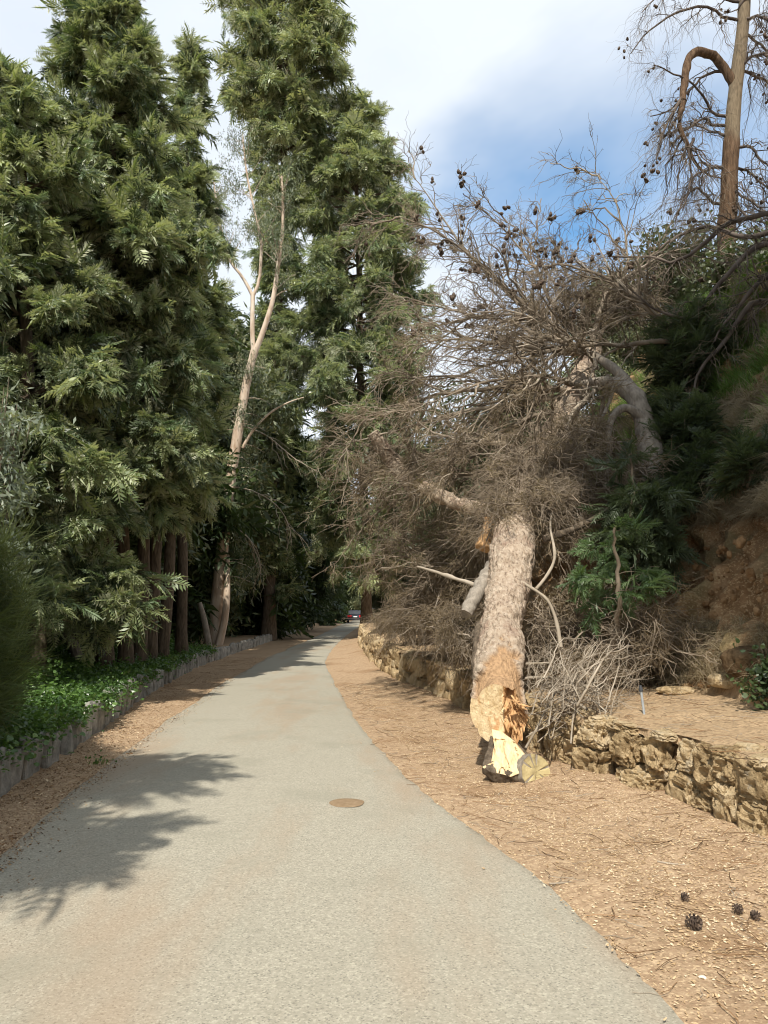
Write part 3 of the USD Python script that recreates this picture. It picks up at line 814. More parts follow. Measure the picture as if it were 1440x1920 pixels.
obj('dead_twigs', tubes(Bd, Rd, 4), 'twig_pale', gum, kind='stuff')
nl = 750
bi = r.integers(0, len(B1), nl); ki = r.integers(2, 6, nl)
pos = B1[bi, ki] + r.normal(size=(nl, 3)) * 0.22
scatter('crown', protos('gum'), pos, frames(np.tile([1.0, 0, 0], (nl, 1)) + 0.3 * r.normal(size=(nl, 3)), r, False), r.uniform(0.7, 1.3, nl), r, gum)

# dark wood behind the row: one tree of each kind, then copies
def wood(name, label, kind, H, c0, prof, nb, ns, seed, bark='bark_brown', group='trees of the shaded wood', size=1.3):
    return lambda base: tree(name, label, 'tree', base, (base[0], base[1], base[2] + H), c0, prof, nb, ns, kind, seed, r0=0.17, bark=bark, group=group, size=size)
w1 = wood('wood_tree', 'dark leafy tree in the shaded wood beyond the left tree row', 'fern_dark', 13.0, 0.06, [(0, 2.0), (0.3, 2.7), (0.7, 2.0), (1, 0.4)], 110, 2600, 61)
w2 = wood('round_wood_tree', 'grey-green small-leaved tree in the shaded wood beyond the left tree row', 'gum_dark', 11.0, 0.10, [(0, 1.8), (0.4, 2.8), (0.75, 2.2), (1, 0.6)], 110, 3400, 62)
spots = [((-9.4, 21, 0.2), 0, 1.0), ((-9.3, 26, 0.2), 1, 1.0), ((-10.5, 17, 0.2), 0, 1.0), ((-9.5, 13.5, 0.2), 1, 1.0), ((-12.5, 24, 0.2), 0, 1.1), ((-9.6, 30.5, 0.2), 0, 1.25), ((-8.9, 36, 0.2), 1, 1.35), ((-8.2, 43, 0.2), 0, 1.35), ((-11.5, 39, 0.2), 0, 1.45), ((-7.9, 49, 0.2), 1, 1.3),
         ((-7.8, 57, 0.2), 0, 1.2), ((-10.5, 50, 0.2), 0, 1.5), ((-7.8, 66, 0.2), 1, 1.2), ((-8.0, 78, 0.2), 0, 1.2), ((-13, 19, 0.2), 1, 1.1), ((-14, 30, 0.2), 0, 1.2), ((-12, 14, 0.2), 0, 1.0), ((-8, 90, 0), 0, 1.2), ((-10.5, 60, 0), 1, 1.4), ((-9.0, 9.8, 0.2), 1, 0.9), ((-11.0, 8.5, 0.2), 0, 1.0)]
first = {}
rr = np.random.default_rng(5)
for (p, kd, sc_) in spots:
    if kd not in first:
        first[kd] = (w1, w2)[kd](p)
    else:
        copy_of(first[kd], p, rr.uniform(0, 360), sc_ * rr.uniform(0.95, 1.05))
# trees past the bend and behind the building
for k, (p, kd, s_) in enumerate([((0.5, 60, 0.3), 1, 0.9), ((-1.5, 108, 0), 1, 1.1), ((-6.5, 112, 0), 0, 1.3), ((3.0, 95, 0), 0, 1.2), ((-10, 105, 0), 1, 1.3), ((4.5, 70, 0.5), 1, 1.0), ((-3.8, 120, 0), 1, 0.6), ((6, 50, 1.0), 0, 0.9), ((8, 40, 4.0), 1, 0.9), ((10, 33, 7.5), 1, 0.8)]):
    copy_of(first[kd], p, rr.uniform(0, 360), s_, label='leafy green tree past the far end of the road' if kd == 0 else 'grey-green tree past the far end of the road', group='trees past the far end of the road')
# trees beside and behind the camera, out of the frame, which shade the bank and the left verge
tree('roadside_tree', 'fern-leaved tree on the bank beside the camera', 'tree', (5.0, 0.2, on_hill(5.0, 0.2)), (4.9, 0.9, 24.0), 0.47, [(0, 2.4), (0.25, 3.3), (0.7, 2.6), (1, 0.6)], 150, 6800, 'fern_far', 71, r0=0.2)
tree('roadside_tree', 'second fern-leaved tree on the bank behind the camera', 'tree', (7.0, -1.6, on_hill(7.0, -1.6)), (7.0, -1.2, 25.0), 0.3, [(0, 1.8), (0.4, 2.5), (1, 0.6)], 120, 3800, 'fern_far', 73, r0=0.2)
tree('roadside_tree', 'fern-leaved tree on the left verge beside the camera', 'tree', (-5.95, -0.1, 0.2), (-5.5, 0.1, 9.6), 0.34, [(0, 1.8), (0.4, 3.4), (1, 0.8)], 60, 3000, 'fern', 72, r0=0.16, droop=0.6)

# ------------------------------------------------------------------ fallen tree
r = np.random.default_rng(101)
F0 = at(937, 1335, 7.7)
ft = thing('fallen_tree', 'large dead fallen tree with thick sawn trunk leaning over the stone wall', 'fallen tree', F0)
path = np.array([list(at(px_, py_, y_) - F0) + [r_] for px_, py_, y_, r_ in [(935, 1338, 7.7, 0.235), (938, 1240, 8.2, 0.195), (942, 1170, 8.7, 0.19), (953, 1090, 9.4, 0.205), (962, 1010, 10.2, 0.235), (975, 950, 11.0, 0.235), (1020, 860, 12.0, 0.20), (1075, 740, 13.3, 0.17), (1112, 655, 14.4, 0.13)]])
K, S = 420, 110
LP = resample(path, K)
C, LR = LP[:, :3], LP[:, 3]
T = norm(np.gradient(C, axis=0))
A = norm(np.cross(T, [0, 0, 1.0])); B = np.cross(A, T)          # A to the right, B up/front
an = np.arange(S) * 2 * np.pi / S
off = np.cos(an)[None, :, None] * A[:, None] + np.sin(an)[None, :, None] * B[:, None]
q = C[:, None] + off * LR[:, None, None]
arc = np.arange(K) / (K - 1)
# where the bark is gone: a tongue on the upper side near the sawn end, and a patch higher up
ang = (np.degrees(an) % 360)
A2, S2 = np.meshgrid(ang, arc)
nzz = fbm(q * 6, 4, 9)
tong = ss(-0.03, 0.03, (0.050 + 0.022 * np.cos(np.radians(A2 - 80) * 2) + 0.055 * nzz - S2)) * ss(-0.1, 0.1, (72 - np.abs(A2 - 85) + 32 * nzz) / 60)
patch = ss(0.0, 0.2, 1 - np.abs(S2 - 0.395) / 0.03 - np.abs(A2 - 110) / 45 + 0.8 * nzz)
bar = ss(0.35, 0.65, np.clip(tong + patch, 0, 1))
# bark plates: cracks between cells scattered over the trunk
from scipy.spatial import cKDTree
arcm = np.concatenate([[0], np.cumsum(np.linalg.norm(np.diff(C, axis=0), axis=1))])
cell = np.stack([r.uniform(0, arcm[-1], 2600), r.uniform(-0.9, 0.9 + 1.8, 2600)], -1)
sp_ = np.stack([np.broadcast_to(arcm[:, None], (K, S)) * 0.62, np.broadcast_to((an * 0.27)[None], (K, S))], -1) + 0.018 * np.stack([fbm(q * 9, 3, 15), fbm(q * 9, 3, 16)], -1)
dd_ = cKDTree(cell * [0.62, 1]).query(sp_.reshape(-1, 2), k=2)[0]
plate = ss(0.0, 0.022, (dd_[:, 1] - dd_[:, 0])).reshape(K, S)
lump = fbm(q * 3.1, 3, 12)
bark = (1 - bar) * (0.030 + 0.016 * plate + 0.030 * np.abs(fbm(q * 8, 4, 10)) + 0.013 * fbm(q * 24, 3, 14)) + 0.060 * lump
# knots left by lost limbs
for ks, ka in ((0.14, 60), (0.20, 120), (0.27, 40), (0.30, 150), (0.24, 95), (0.34, 75)):
    kd_ = ((S2 - ks) * arcm[-1] / 0.075) ** 2 + ((A2 - ka) * math.pi / 180 * 0.27 / 0.07) ** 2
    bark += 0.05 * np.exp(-kd_) - 0.03 * np.exp(-kd_ * 6)
q = q + off * bark[:, :, None]
ncut = norm(-0.7 * T[0] + 0.72 * norm(np.array([-0.55, -0.80, 0.38])))
s0 = -((q[0] - C[0]) @ ncut) / (T[0] @ ncut)
right = ss(0.02, 0.16, (q[0] - C[0]) @ A[0])
jag = 0.05 + 0.16 * fbm(q[0] * 20, 3, 77)
s0 = s0 + right * np.clip(jag, 0.0, 0.3)
for k_ in range(26):
    q[k_] += T[0] * (s0 * (1 - k_ / 26) ** 1.3)[:, None]
V = q.reshape(-1, 3)
i, j = np.meshgrid(np.arange(K - 1), np.arange(S), indexing='ij')
a0, a1 = i * S + j, i * S + (j + 1) % S
qq = np.stack([a0, a0 + S, a1 + S, a1], -1).reshape(-1, 4)
trunk = obj('trunk', (V, np.vstack([qq[:, [0, 2, 1]], qq[:, [0, 3, 2]]])), 'bark_log', ft, smooth=True)
UsdGeom.PrimvarsAPI(trunk).CreatePrimvar('bare', Sdf.ValueTypeNames.FloatArray, 'vertex').Set(Vt.FloatArray.FromNumpy(bar.reshape(-1).astype(np.float32)))
# sawn and broken end
rim = q[0]
cen = rim.mean(0)
rings = np.linspace(1.0, 0.0, 22)
cap = cen + (rim - cen)[None] * rings[:, None, None]
capf = cap.reshape(-1, 3)
lat = (capf - C[0]) @ A[0]
deep = ss(0.03, 0.10, lat + 0.03 * fbm(capf * 20, 2, 4)) * np.repeat(1 - rings ** 6, S)
grain = np.stack([capf @ A[0], capf @ B[0], 0 * capf[:, 0]], -1)
capf = capf + T[0] * (deep * (0.10 + 0.16 * fbm(grain * [26, 9, 1], 3, 5)))[:, None] + 0.003 * fbm(capf * 30, 3, 6)[:, None]
i, j = np.meshgrid(np.arange(21), np.arange(S), indexing='ij')
a0, a1 = i * S + j, i * S + (j + 1) % S
qq = np.stack([a0, a0 + S, a1 + S, a1], -1).reshape(-1, 4)
ff = np.vstack([qq[:, [0, 1, 2]], qq[:, [0, 2, 3]]])
fl = lat[ff].mean(1) < 0.05
obj('sawn_face', (capf, ff[fl]), 'wood_cream', ft, label='pale freshly sawn end')
obj('broken_face', (capf, ff[~fl]), 'wood_orange', ft, label='torn orange wood beside the sawn end')
# splinters at the torn side
sp = MB()
for k_ in range(46):
    a_ = r.uniform(-1.3, 1.3); c_ = C[2] + (math.cos(a_) * A[0] + math.sin(a_) * B[0]) * r.uniform(0.17, 0.27)
    d_ = norm(-T[0] + 0.5 * r.normal(size=3) + 0.5 * A[0]); L_ = r.uniform(0.05, 0.16)
    sp.add(tubes(np.stack([c_, c_ + d_ * L_ * 0.6, c_ + d_ * L_]), np.array([0.010, 0.007, 0.001]) * r.uniform(0.5, 1.5), 4))
obj('splinters', sp.get(), 'wood_orange', ft, kind='stuff')

# limbs of the crown: pixel, depth control points
def W(*pts):
    return [at(*p) - F0 for p in pts]
HUB = (1100, 665, 14.2)
limbs = [
    (W(HUB, (1000, 590, 14.3), (890, 480, 14.8), (830, 400, 15), (770, 325, 15)), 0.055), (W(HUB, (960, 560, 14), (850, 470, 14), (735, 425, 14)), 0.05),
    (W(HUB, (1030, 560, 14.8), (960, 450, 15.5), (870, 375, 16)), 0.05), (W(HUB, (1060, 570, 15), (1000, 470, 15.6), (900, 385, 16)), 0.04), (W(HUB, (1080, 560, 15), (1050, 480, 16), (1010, 415, 16.5)), 0.04),
    (W(HUB, (980, 610, 13.6), (880, 580, 13.4), (770, 560, 13.2)), 0.055), (W(HUB, (960, 645, 13.2), (860, 640, 13), (745, 650, 12.8)), 0.06), (W(HUB, (980, 660, 12.8), (850, 690, 12.6), (720, 700, 12.4)), 0.05),
    (W((1075, 740, 13.3), (960, 720, 12.6), (810, 735, 12.6), (660, 785, 13)), 0.06), (W((1075, 740, 13.3), (920, 770, 12.6), (790, 800, 12.8), (640, 840, 13.3)), 0.06),
    (W((1020, 860, 12), (890, 830, 12.2), (780, 855, 13), (665, 890, 13.8)), 0.055), (W((1010, 880, 12), (880, 900, 12.6), (770, 940, 13.2), (690, 985, 13.6)), 0.05),
    (W((1000, 920, 11.6), (900, 950, 12.6), (830, 1000, 13), (765, 1045, 13.2)), 0.05), (W((985, 960, 11.2), (900, 1010, 12), (850, 1060, 12.4), (800, 1085, 12.6)), 0.05),
    (W((1112, 655, 14.4), (1160, 560, 14.6), (1185, 480, 15), (1125, 325, 15.5)), 0.04), (W((1112, 655, 14.4), (1150, 540, 14.4), (1250, 470, 14.4), (1330, 440, 14.6)), 0.05),
    (W((1260, 630, 13.5), (1180, 560, 13.6), (1090, 510, 13.8), (985, 500, 14)), 0.06), (W((1260, 640, 13.2), (1150, 640, 12.9), (1020, 655, 12.5), (900, 670, 12.3)), 0.05),
    (W((1140, 705, 13), (1090, 770, 12.3), (1050, 840, 11.9), (1000, 885, 11.7)), 0.045), (W((1145, 715, 12.9), (1110, 800, 12.2), (1070, 900, 11.8), (1035, 960, 11.5)), 0.04), (W((1150, 780, 12.6), (1140, 840, 12.2), (1145, 900, 12)), 0.05),
    (W((1120, 690, 13.5), (1060, 640, 12.6), (960, 600, 12.2), (850, 610, 12)), 0.04), (W((1090, 720, 13.2), (1000, 700, 12.2), (900, 720, 11.8), (800, 760, 11.8)), 0.045), (W((1060, 770, 12.8), (960, 790, 12), (860, 840, 12), (790, 880, 12.2)), 0.045),
]
LPs, LRs = [], []
for k_, (pts, r0) in enumerate(limbs):
    P = resample(np.array(pts), 18)
    P[1:] += np.cumsum(r.normal(size=(17, 3)) * 0.022, 0)
    R_ = np.linspace(r0, 0.006, 18)
    obj('limb', tubes(P, R_, 7), 'twig_brown' if k_ % 3 else 'twig_pale', ft, smooth=True)
    LPs.append(P); LRs.append(R_)
# broken stubs and thick dead pieces
for pts, r0, r1, m_ in [(W((985, 965, 10.9), (880, 950, 11.4), (792, 912, 11.8)), 0.115, 0.105, 'bark_log'), (W((790, 930, 13.5), (735, 865, 13.2), (698, 812, 13)), 0.15, 0.11, 'bark_log'),
                        (W((874, 1152, 9.2), (895, 1110, 9.4), (926, 1062, 9.9)), 0.075, 0.10, 'bark_grey'), (W((893, 1275, 8.35), (894, 1220, 8.5), (900, 1170, 8.9)), 0.045, 0.05, 'bark_brown'),
                        (W((905, 1030, 10.6), (918, 1000, 10.7), (925, 975, 10.9)), 0.11, 0.13, 'wood_orange'), (W((955, 1118, 9.2), (900, 1100, 9.6), (840, 1080, 10), (782, 1062, 10.4)), 0.035, 0.012, 'twig_pale'),
                        (W((930, 1060, 9.6), (985, 1095, 9.1), (1030, 1130, 8.9), (1048, 1190, 8.8), (1052, 1215, 8.7)), 0.014, 0.022, 'twig_pale'), (W((1005, 1105, 9.3), (1040, 1040, 9.6), (1032, 990, 10), (1050, 930, 10.5)), 0.02, 0.01, 'twig_pale'),
                        (W((1020, 1010, 10), (1080, 990, 10.2), (1150, 950, 10.6), (1230, 905, 11)), 0.05, 0.03, 'bark_brown'), (W((985, 1272, 8.2), (1010, 1270, 8.1), (1035, 1270, 8.1)), 0.015, 0.016, 'twig_pale'), (W((985, 1245, 8.4), (1030, 1243, 8.3)), 0.015, 0.013, 'twig_pale'),
                        (W((928, 1098, 9.2), (945, 1072, 9.3), (960, 1058, 9.5)), 0.02, 0.012, 'twig_dark'), (W((962, 1120, 9.0), (948, 1150, 8.8), (927, 1172, 8.5)), 0.015, 0.01, 'twig_dark')]:
    P = resample(np.array(pts), 22)
    v, f = tubes(P, np.linspace(r0, r1, 22), 14, caps=True)
    ct = np.vstack([np.repeat(P, 14, 0), P[:1], P[-1:]])
    v = v + norm(v - ct + 1e-9) * (r0 * (0.45 * fbm(v * 7, 3, 3) + 0.3 * fbm(v * 22, 2, 7)))[:, None]
    obj('dead_limb', (v, f), m_, ft, smooth=50)
LPs, LRs = np.array(LPs), np.array(LRs)
B0, R0 = kids(LPs, LRs, 5, 0.8, 1.9, 12, r, 0.6, 0.12, 0.08, 0.6, 0.021, 0.3)
for k_ in range(0, len(B0), 5):
    obj('bough', tubes(B0[k_:k_ + 1], R0[k_:k_ + 1], 6), 'twig_brown' if k_ % 2 else 'twig_pale', ft, smooth=True)
obj('boughs', tubes(np.delete(B0, np.s_[::5], 0), np.delete(R0, np.s_[::5], 0), 5), 'twig_brown', ft, kind='stuff')
B1, R1 = kids(LPs, LRs, 20, 0.45, 1.6, 8, r, 0.75, 0.18, 0.10, 0.6, 0.0105, 0.26)
B1b, R1b = kids(B0, R0, 4, 0.35, 1.2, 8, r, 0.75, 0.15, 0.10, 0.6, 0.0095, 0.28)
B1, R1 = np.vstack([B1, B1b]), np.vstack([R1, R1b])
B2, R2 = kids(B1, R1, 6, 0.18, 0.65, 6, r, 0.75, 0.15, 0.08, 0.6, 0.0064, 0.34)
B3, R3 = kids(B2, R2, 1, 0.08, 0.28, 4, r, 0.7, 0.15, 0.2, 0.65, 0.0042, 0.4)
h = len(B1) // 2
obj('branches', tubes(B1[::2], R1[::2], 4), 'twig_pale', ft, kind='stuff')
obj('branches', tubes(B1[1::2], R1[1::2], 4), 'twig_brown', ft, kind='stuff')
obj('twigs', tubes(B2, R2, 3), 'twig_brown', ft, kind='stuff')
obj('twigs', tubes(B3, R3, 3), 'twig_brown', ft, kind='stuff')
print('fallen twigs', len(B1), len(B2), len(B3))
nn = 800
bi = r.integers(0, len(B2), nn)
z_ = (B2[:, 0, 2] + F0[2])
wgt = np.clip(1.6 - 0.22 * z_, 0.12, 1.5); wgt /= wgt.sum()
bi = r.choice(len(B2), nn, p=wgt); ki = r.integers(0, 5, nn)
pos = B2[bi, ki]; d = norm(B2[bi, ki + 1] - B2[bi, ki]) + [0, 0, -0.4]
scatter('dead_needles', [(needle_bunch(s, 46, 0.12, 0.006), 'dead_needles') for s in (1, 2, 3)], pos, frames(d, r), r.uniform(0.6, 1.4, nn), r, ft)


def cone_mesh(seed, L=0.085, w=0.055):
    m = trimesh.creation.icosphere(subdivisions=2)
    v = np.array(m.vertices)
    a_ = np.arctan2(v[:, 1], v[:, 0]); b_ = np.arcsin(np.clip(v[:, 2], -1, 1))
    v = v * (1 + 0.16 * np.sin(a_ * 5 + b_ * 8) * np.cos(b_) + 0.06 * np.sin(seed + a_ * 3))[:, None]
    v[:, :2] *= (1 - 0.25 * v[:, 2:3])
    return v * [w / 2, w / 2, L / 2], np.array(m.faces)


cones = [usdkit.mesh(stage, f'/World/Looks/_none_{k}', cone_mesh(k)) for k in range(0)]
cm = [cone_mesh(k) for k in range(3)]


def hang_cones(parent, pts, r, s=(0.8, 1.3)):
    for p in pts:
        v, f = cm[r.integers(0, 3)]
        v = (v * r.uniform(*s)) @ Rotation.from_euler('xyz', r.normal(0, 0.7, 3)).as_matrix().T + p
        obj('cone', (v, f), 'cone_brown', parent, smooth=True)


tips = B1[:, -3:].reshape(-1, 3)
zz = tips[:, 2] + F0[2]
w_ = np.clip(zz - 4.6, 0, 4) ** 2; w_ /= w_.sum()
seedp = tips[r.choice(len(tips), 95, replace=False, p=w_)]
pts = np.vstack([p + r.normal(size=(r.integers(1, 5), 3)) * 0.05 for p in seedp])
hang_cones(ft, pts[:240], r, (0.9, 1.5))

# ------------------------------------------------------------------ second fallen trunk, pale, on the bank
r = np.random.default_rng(131)
S0 = at(1262, 1010, 11.6)
st2 = thing('broken_tree', 'pale grey crooked trunk standing among saplings right of the dead branches', 'dead tree', S0)
def W2(*pts):
    return [at(*p) - S0 for p in pts]
P = resample(np.array(W2((1270, 1060, 11.4), (1245, 960, 11.5), (1225, 880, 11.7), (1212, 800, 12), (1190, 745, 12.3), (1130, 715, 12.6), (1080, 720, 12.9))), 50)
v, f = tubes(P, np.interp(np.linspace(0, 1, 50), [0, 0.55, 0.75, 1], [0.20, 0.165, 0.15, 0.05]), 18)
v = v + norm(v - np.repeat(P, 18, 0)) * (0.05 * fbm(v * 3.5, 4, 8) + 0.03 * fbm(v * 13, 3, 9))[:, None]
obj('trunk', (v, f), 'bark_grey', st2, smooth=True)
for pts, a, b in [(W2((1210, 790, 12), (1170, 765, 12), (1145, 790, 11.9), (1140, 860, 11.7), (1138, 900, 11.7)), 0.08, 0.02), (W2((1195, 750, 12.3), (1160, 700, 12.6), (1110, 665, 13), (1060, 645, 13.2)), 0.11, 0.05), (W2((1150, 715, 12.5), (1140, 760, 12.2), (1090, 830, 11.9), (1040, 890, 11.7)), 0.035, 0.012)]:
    Q = resample(np.array(pts), 24)
    v, f = tubes(Q, np.linspace(a, b, 24), 10)
    obj('limb', (v + 0.012 * np.stack([fbm(v * 5 + k, 3, k) for k in range(3)], -1), f), 'bark_grey', st2, smooth=True)

# ------------------------------------------------------------------ sawn stump piece on the verge
r = np.random.default_rng(141)
C0 = gp(965, 1470)
ys_ = C0[1]
ck = thing('log_piece', 'split piece of sawn log lying on the verge under the fallen trunk', 'log piece', C0)
def Q(px, py, dy=0.0):
    return at(px, py, ys_ + dy) - C0
face_pts = [Q(903, 1438, 0.02), Q(921, 1432, 0.05), Q(927, 1400, 0.16), Q(922, 1367, 0.30), Q(938, 1370, 0.30), Q(962, 1388, 0.22), Q(984, 1415, 0.12), Q(988, 1432, 0.05), Q(975, 1448, -0.02), Q(957, 1456, -0.04), Q(942, 1451, -0.04), Q(920, 1448, -0.02)]
back = [p + [0.02 * r.normal() + 0.06, 0.20, -0.02] for p in face_pts[3:8]] + [Q(905, 1450, 0.05), Q(925, 1466, 0.02), Q(960, 1472, 0.02), Q(995, 1478, 0.03), Q(1000, 1425, 0.1), Q(915, 1440, 0.42), Q(1010, 1440, 0.45), Q(940, 1420, 0.5)]
body = trimesh.PointCloud(np.array([p for p in face_pts[0:2] + face_pts[7:]] + back)).convex_hull
body = body.subdivide().subdivide().subdivide()
bv = np.array(body.vertices); bv = bv + body.vertex_normals * (0.012 * fbm(bv * 14, 3, 2))[:, None]
obj('bark', (bv, body.faces), 'bark_brown', ck, smooth=60)
fc = np.array(face_pts)
ctr = fc.mean(0) + [0, -0.02, 0.0]
V = [ctr]; 
n_ = len(fc)
fr_ = []
for s_ in (0.33, 0.66, 1.0):
    V += list(ctr + (fc - ctr) * s_)
V = np.array(V)
F = [(0, 1 + k, 1 + (k + 1) % n_) for k in range(n_)]
for a_ in (0, 1):
    o = 1 + a_ * n_
    for k in range(n_):
        F += [(o + k, o + n_ + k, o + n_ + (k + 1) % n_), (o + k, o + n_ + (k + 1) % n_, o + (k + 1) % n_)]
fm = trimesh.Trimesh(V, np.array(F), process=False).subdivide().subdivide().subdivide()
fv = np.array(fm.vertices); fv[:, 1] += 0.03 * fbm(fv * [16, 6, 5], 4, 3) + 0.018 * np.round(2.5 * fbm(fv * [7, 3, 3], 2, 8)) / 2.5 - 0.006 + 0.03 * ss(0.05, 0.0, np.abs(fbm(fv * [9, 3, 4] + 2, 2, 18)))
bk = fv + [0.03, 0.07, -0.02]
nf = len(fv)
slab_f = np.vstack([fm.faces, fm.faces[:, ::-1] + nf])
edges = fm.edges[trimesh.grouping.group_rows(fm.edges_sorted, require_count=1)]
slab_f = np.vstack([slab_f, np.column_stack([edges[:, 1], edges[:, 0], edges[:, 0] + nf]), np.column_stack([edges[:, 1], edges[:, 0] + nf, edges[:, 1] + nf])])
obj('split_face', (np.vstack([fv, bk]), slab_f), 'wood_cream', ck, label='pale split wood rising to a point')
dn = norm(np.array([0.42, -0.88, 0.22]))
cc = Q(1005, 1447, 0.0)
cyl = trimesh.creation.cylinder(radius=0.158, height=0.34, sections=40)
cyl = cyl.subdivide().subdivide()
cvv = np.array(cyl.vertices)
cvv[:, :2] *= (1 + 0.10 * fbm(np.stack([np.cos(np.arctan2(cvv[:, 1], cvv[:, 0])), np.sin(np.arctan2(cvv[:, 1], cvv[:, 0])), 0 * cvv[:, 0]], -1) * 2, 3, 5))[:, None]
cvv[:, 2] -= 0.17
rx = norm(np.cross([0, 0, 1.0], dn)); ry = np.cross(dn, rx)
RM = np.stack([rx, ry, dn], -1)
obj('round', (cvv @ RM.T + cc, cyl.faces), 'bark_grey', ck, smooth=40)
nr, na = 16, 84
aa = np.arange(na) * 2 * np.pi / na
prof_r = 0.158 * (1 + 0.10 * fbm(np.stack([np.cos(aa), np.sin(aa), 0 * aa], -1) * 2, 3, 5)) * 0.985
rr2 = np.linspace(0.02, 1, nr)
gx = rr2[:, None] * (prof_r * np.cos(aa))[None]; gy = rr2[:, None] * (prof_r * np.sin(aa))[None]
gz = 0.006 + 0.0025 * np.sin(rr2 * 40)[:, None] + 0.003 * fbm(np.stack([gx * 30, gy * 30, 0 * gx], -1), 3, 4)
for a_c, r_in in ((0.3, 0.2), (1.25, 0.35), (1.75, 0.1), (2.6, 0.4), (3.6, 0.25), (4.5, 0.15), (5.5, 0.3)):
    da = np.abs((aa + 0.12 * np.sin(3 * aa) - a_c + np.pi) % (2 * np.pi) - np.pi)
    gz -= 0.020 * np.exp(-(da / 0.055) ** 2)[None] * (rr2 > r_in)[:, None]
i_, j_ = np.meshgrid(np.arange(nr - 1), np.arange(na), indexing='ij')
b0_, b1_ = i_ * na + j_, i_ * na + (j_ + 1) % na
q4 = np.stack([b0_, b0_ + na, b1_ + na, b1_], -1).reshape(-1, 4)
dv_ = np.stack([gx, gy, gz], -1).reshape(-1, 3)
obj('sawn_face', (dv_ @ RM.T + cc, np.vstack([q4[:, [0, 1, 2]], q4[:, [0, 2, 3]]])), 'wood_old', ck, smooth=True, label='weathered yellowish sawn round with cracks')

# ------------------------------------------------------------------ pile of grey sticks beside the trunk
r = np.random.default_rng(151)
b0 = at(1090, 1300, 7.9)
pile = thing('branch_pile', 'heap of thin grey dead branches on the wall right of the fallen trunk', 'branch pile', (b0[0], b0[1], hill_z(b0[0], b0[1])))
N_ = 85
o0 = np.array([b0[0], b0[1], float(hill_z(b0[0], b0[1]))])
e0 = np.stack([at(r.uniform(985, 1150), r.uniform(1265, 1400), 7.5 + r.uniform(-0.3, 0.4)) for _ in range(N_)]) - o0
e1 = np.stack([at(r.uniform(1000, 1215), r.uniform(1190, 1330), 8.4 + r.uniform(-0.5, 0.9)) for _ in range(N_)]) - o0
s_ = np.linspace(0, 1, 9)[None, :, None]
P = e0[:, None] * (1 - s_) + e1[:, None] * s_
P += np.cumsum(r.normal(size=P.shape) * 0.02, 1)
P[:, :, 2] += (np.sin(np.pi * s_) * r.normal(0.02, 0.09, (N_, 1, 1)))[:, :, 0]
R_ = (r.uniform(0.0025, 0.007, N_))[:, None] * (1.1 - 0.7 * np.linspace(0, 1, 9))[None]
for k in range(8):
    R_[k] *= 2.2
for k in range(10):
    obj('stick', tubes(P[k], R_[k], 6), 'twig_pale', pile, smooth=True)
obj('sticks', tubes(P[10:], R_[10:], 4), 'twig_pale', pile, kind='stuff')
B1, R1 = kids(P, R_, 7, 0.1, 0.42, 5, r, 0.8, 0.3, 0.1, 0.6, 0.0026, 0.4)
obj('twigs', tubes(B1, R1, 3), 'twig_pale', pile, kind='stuff')

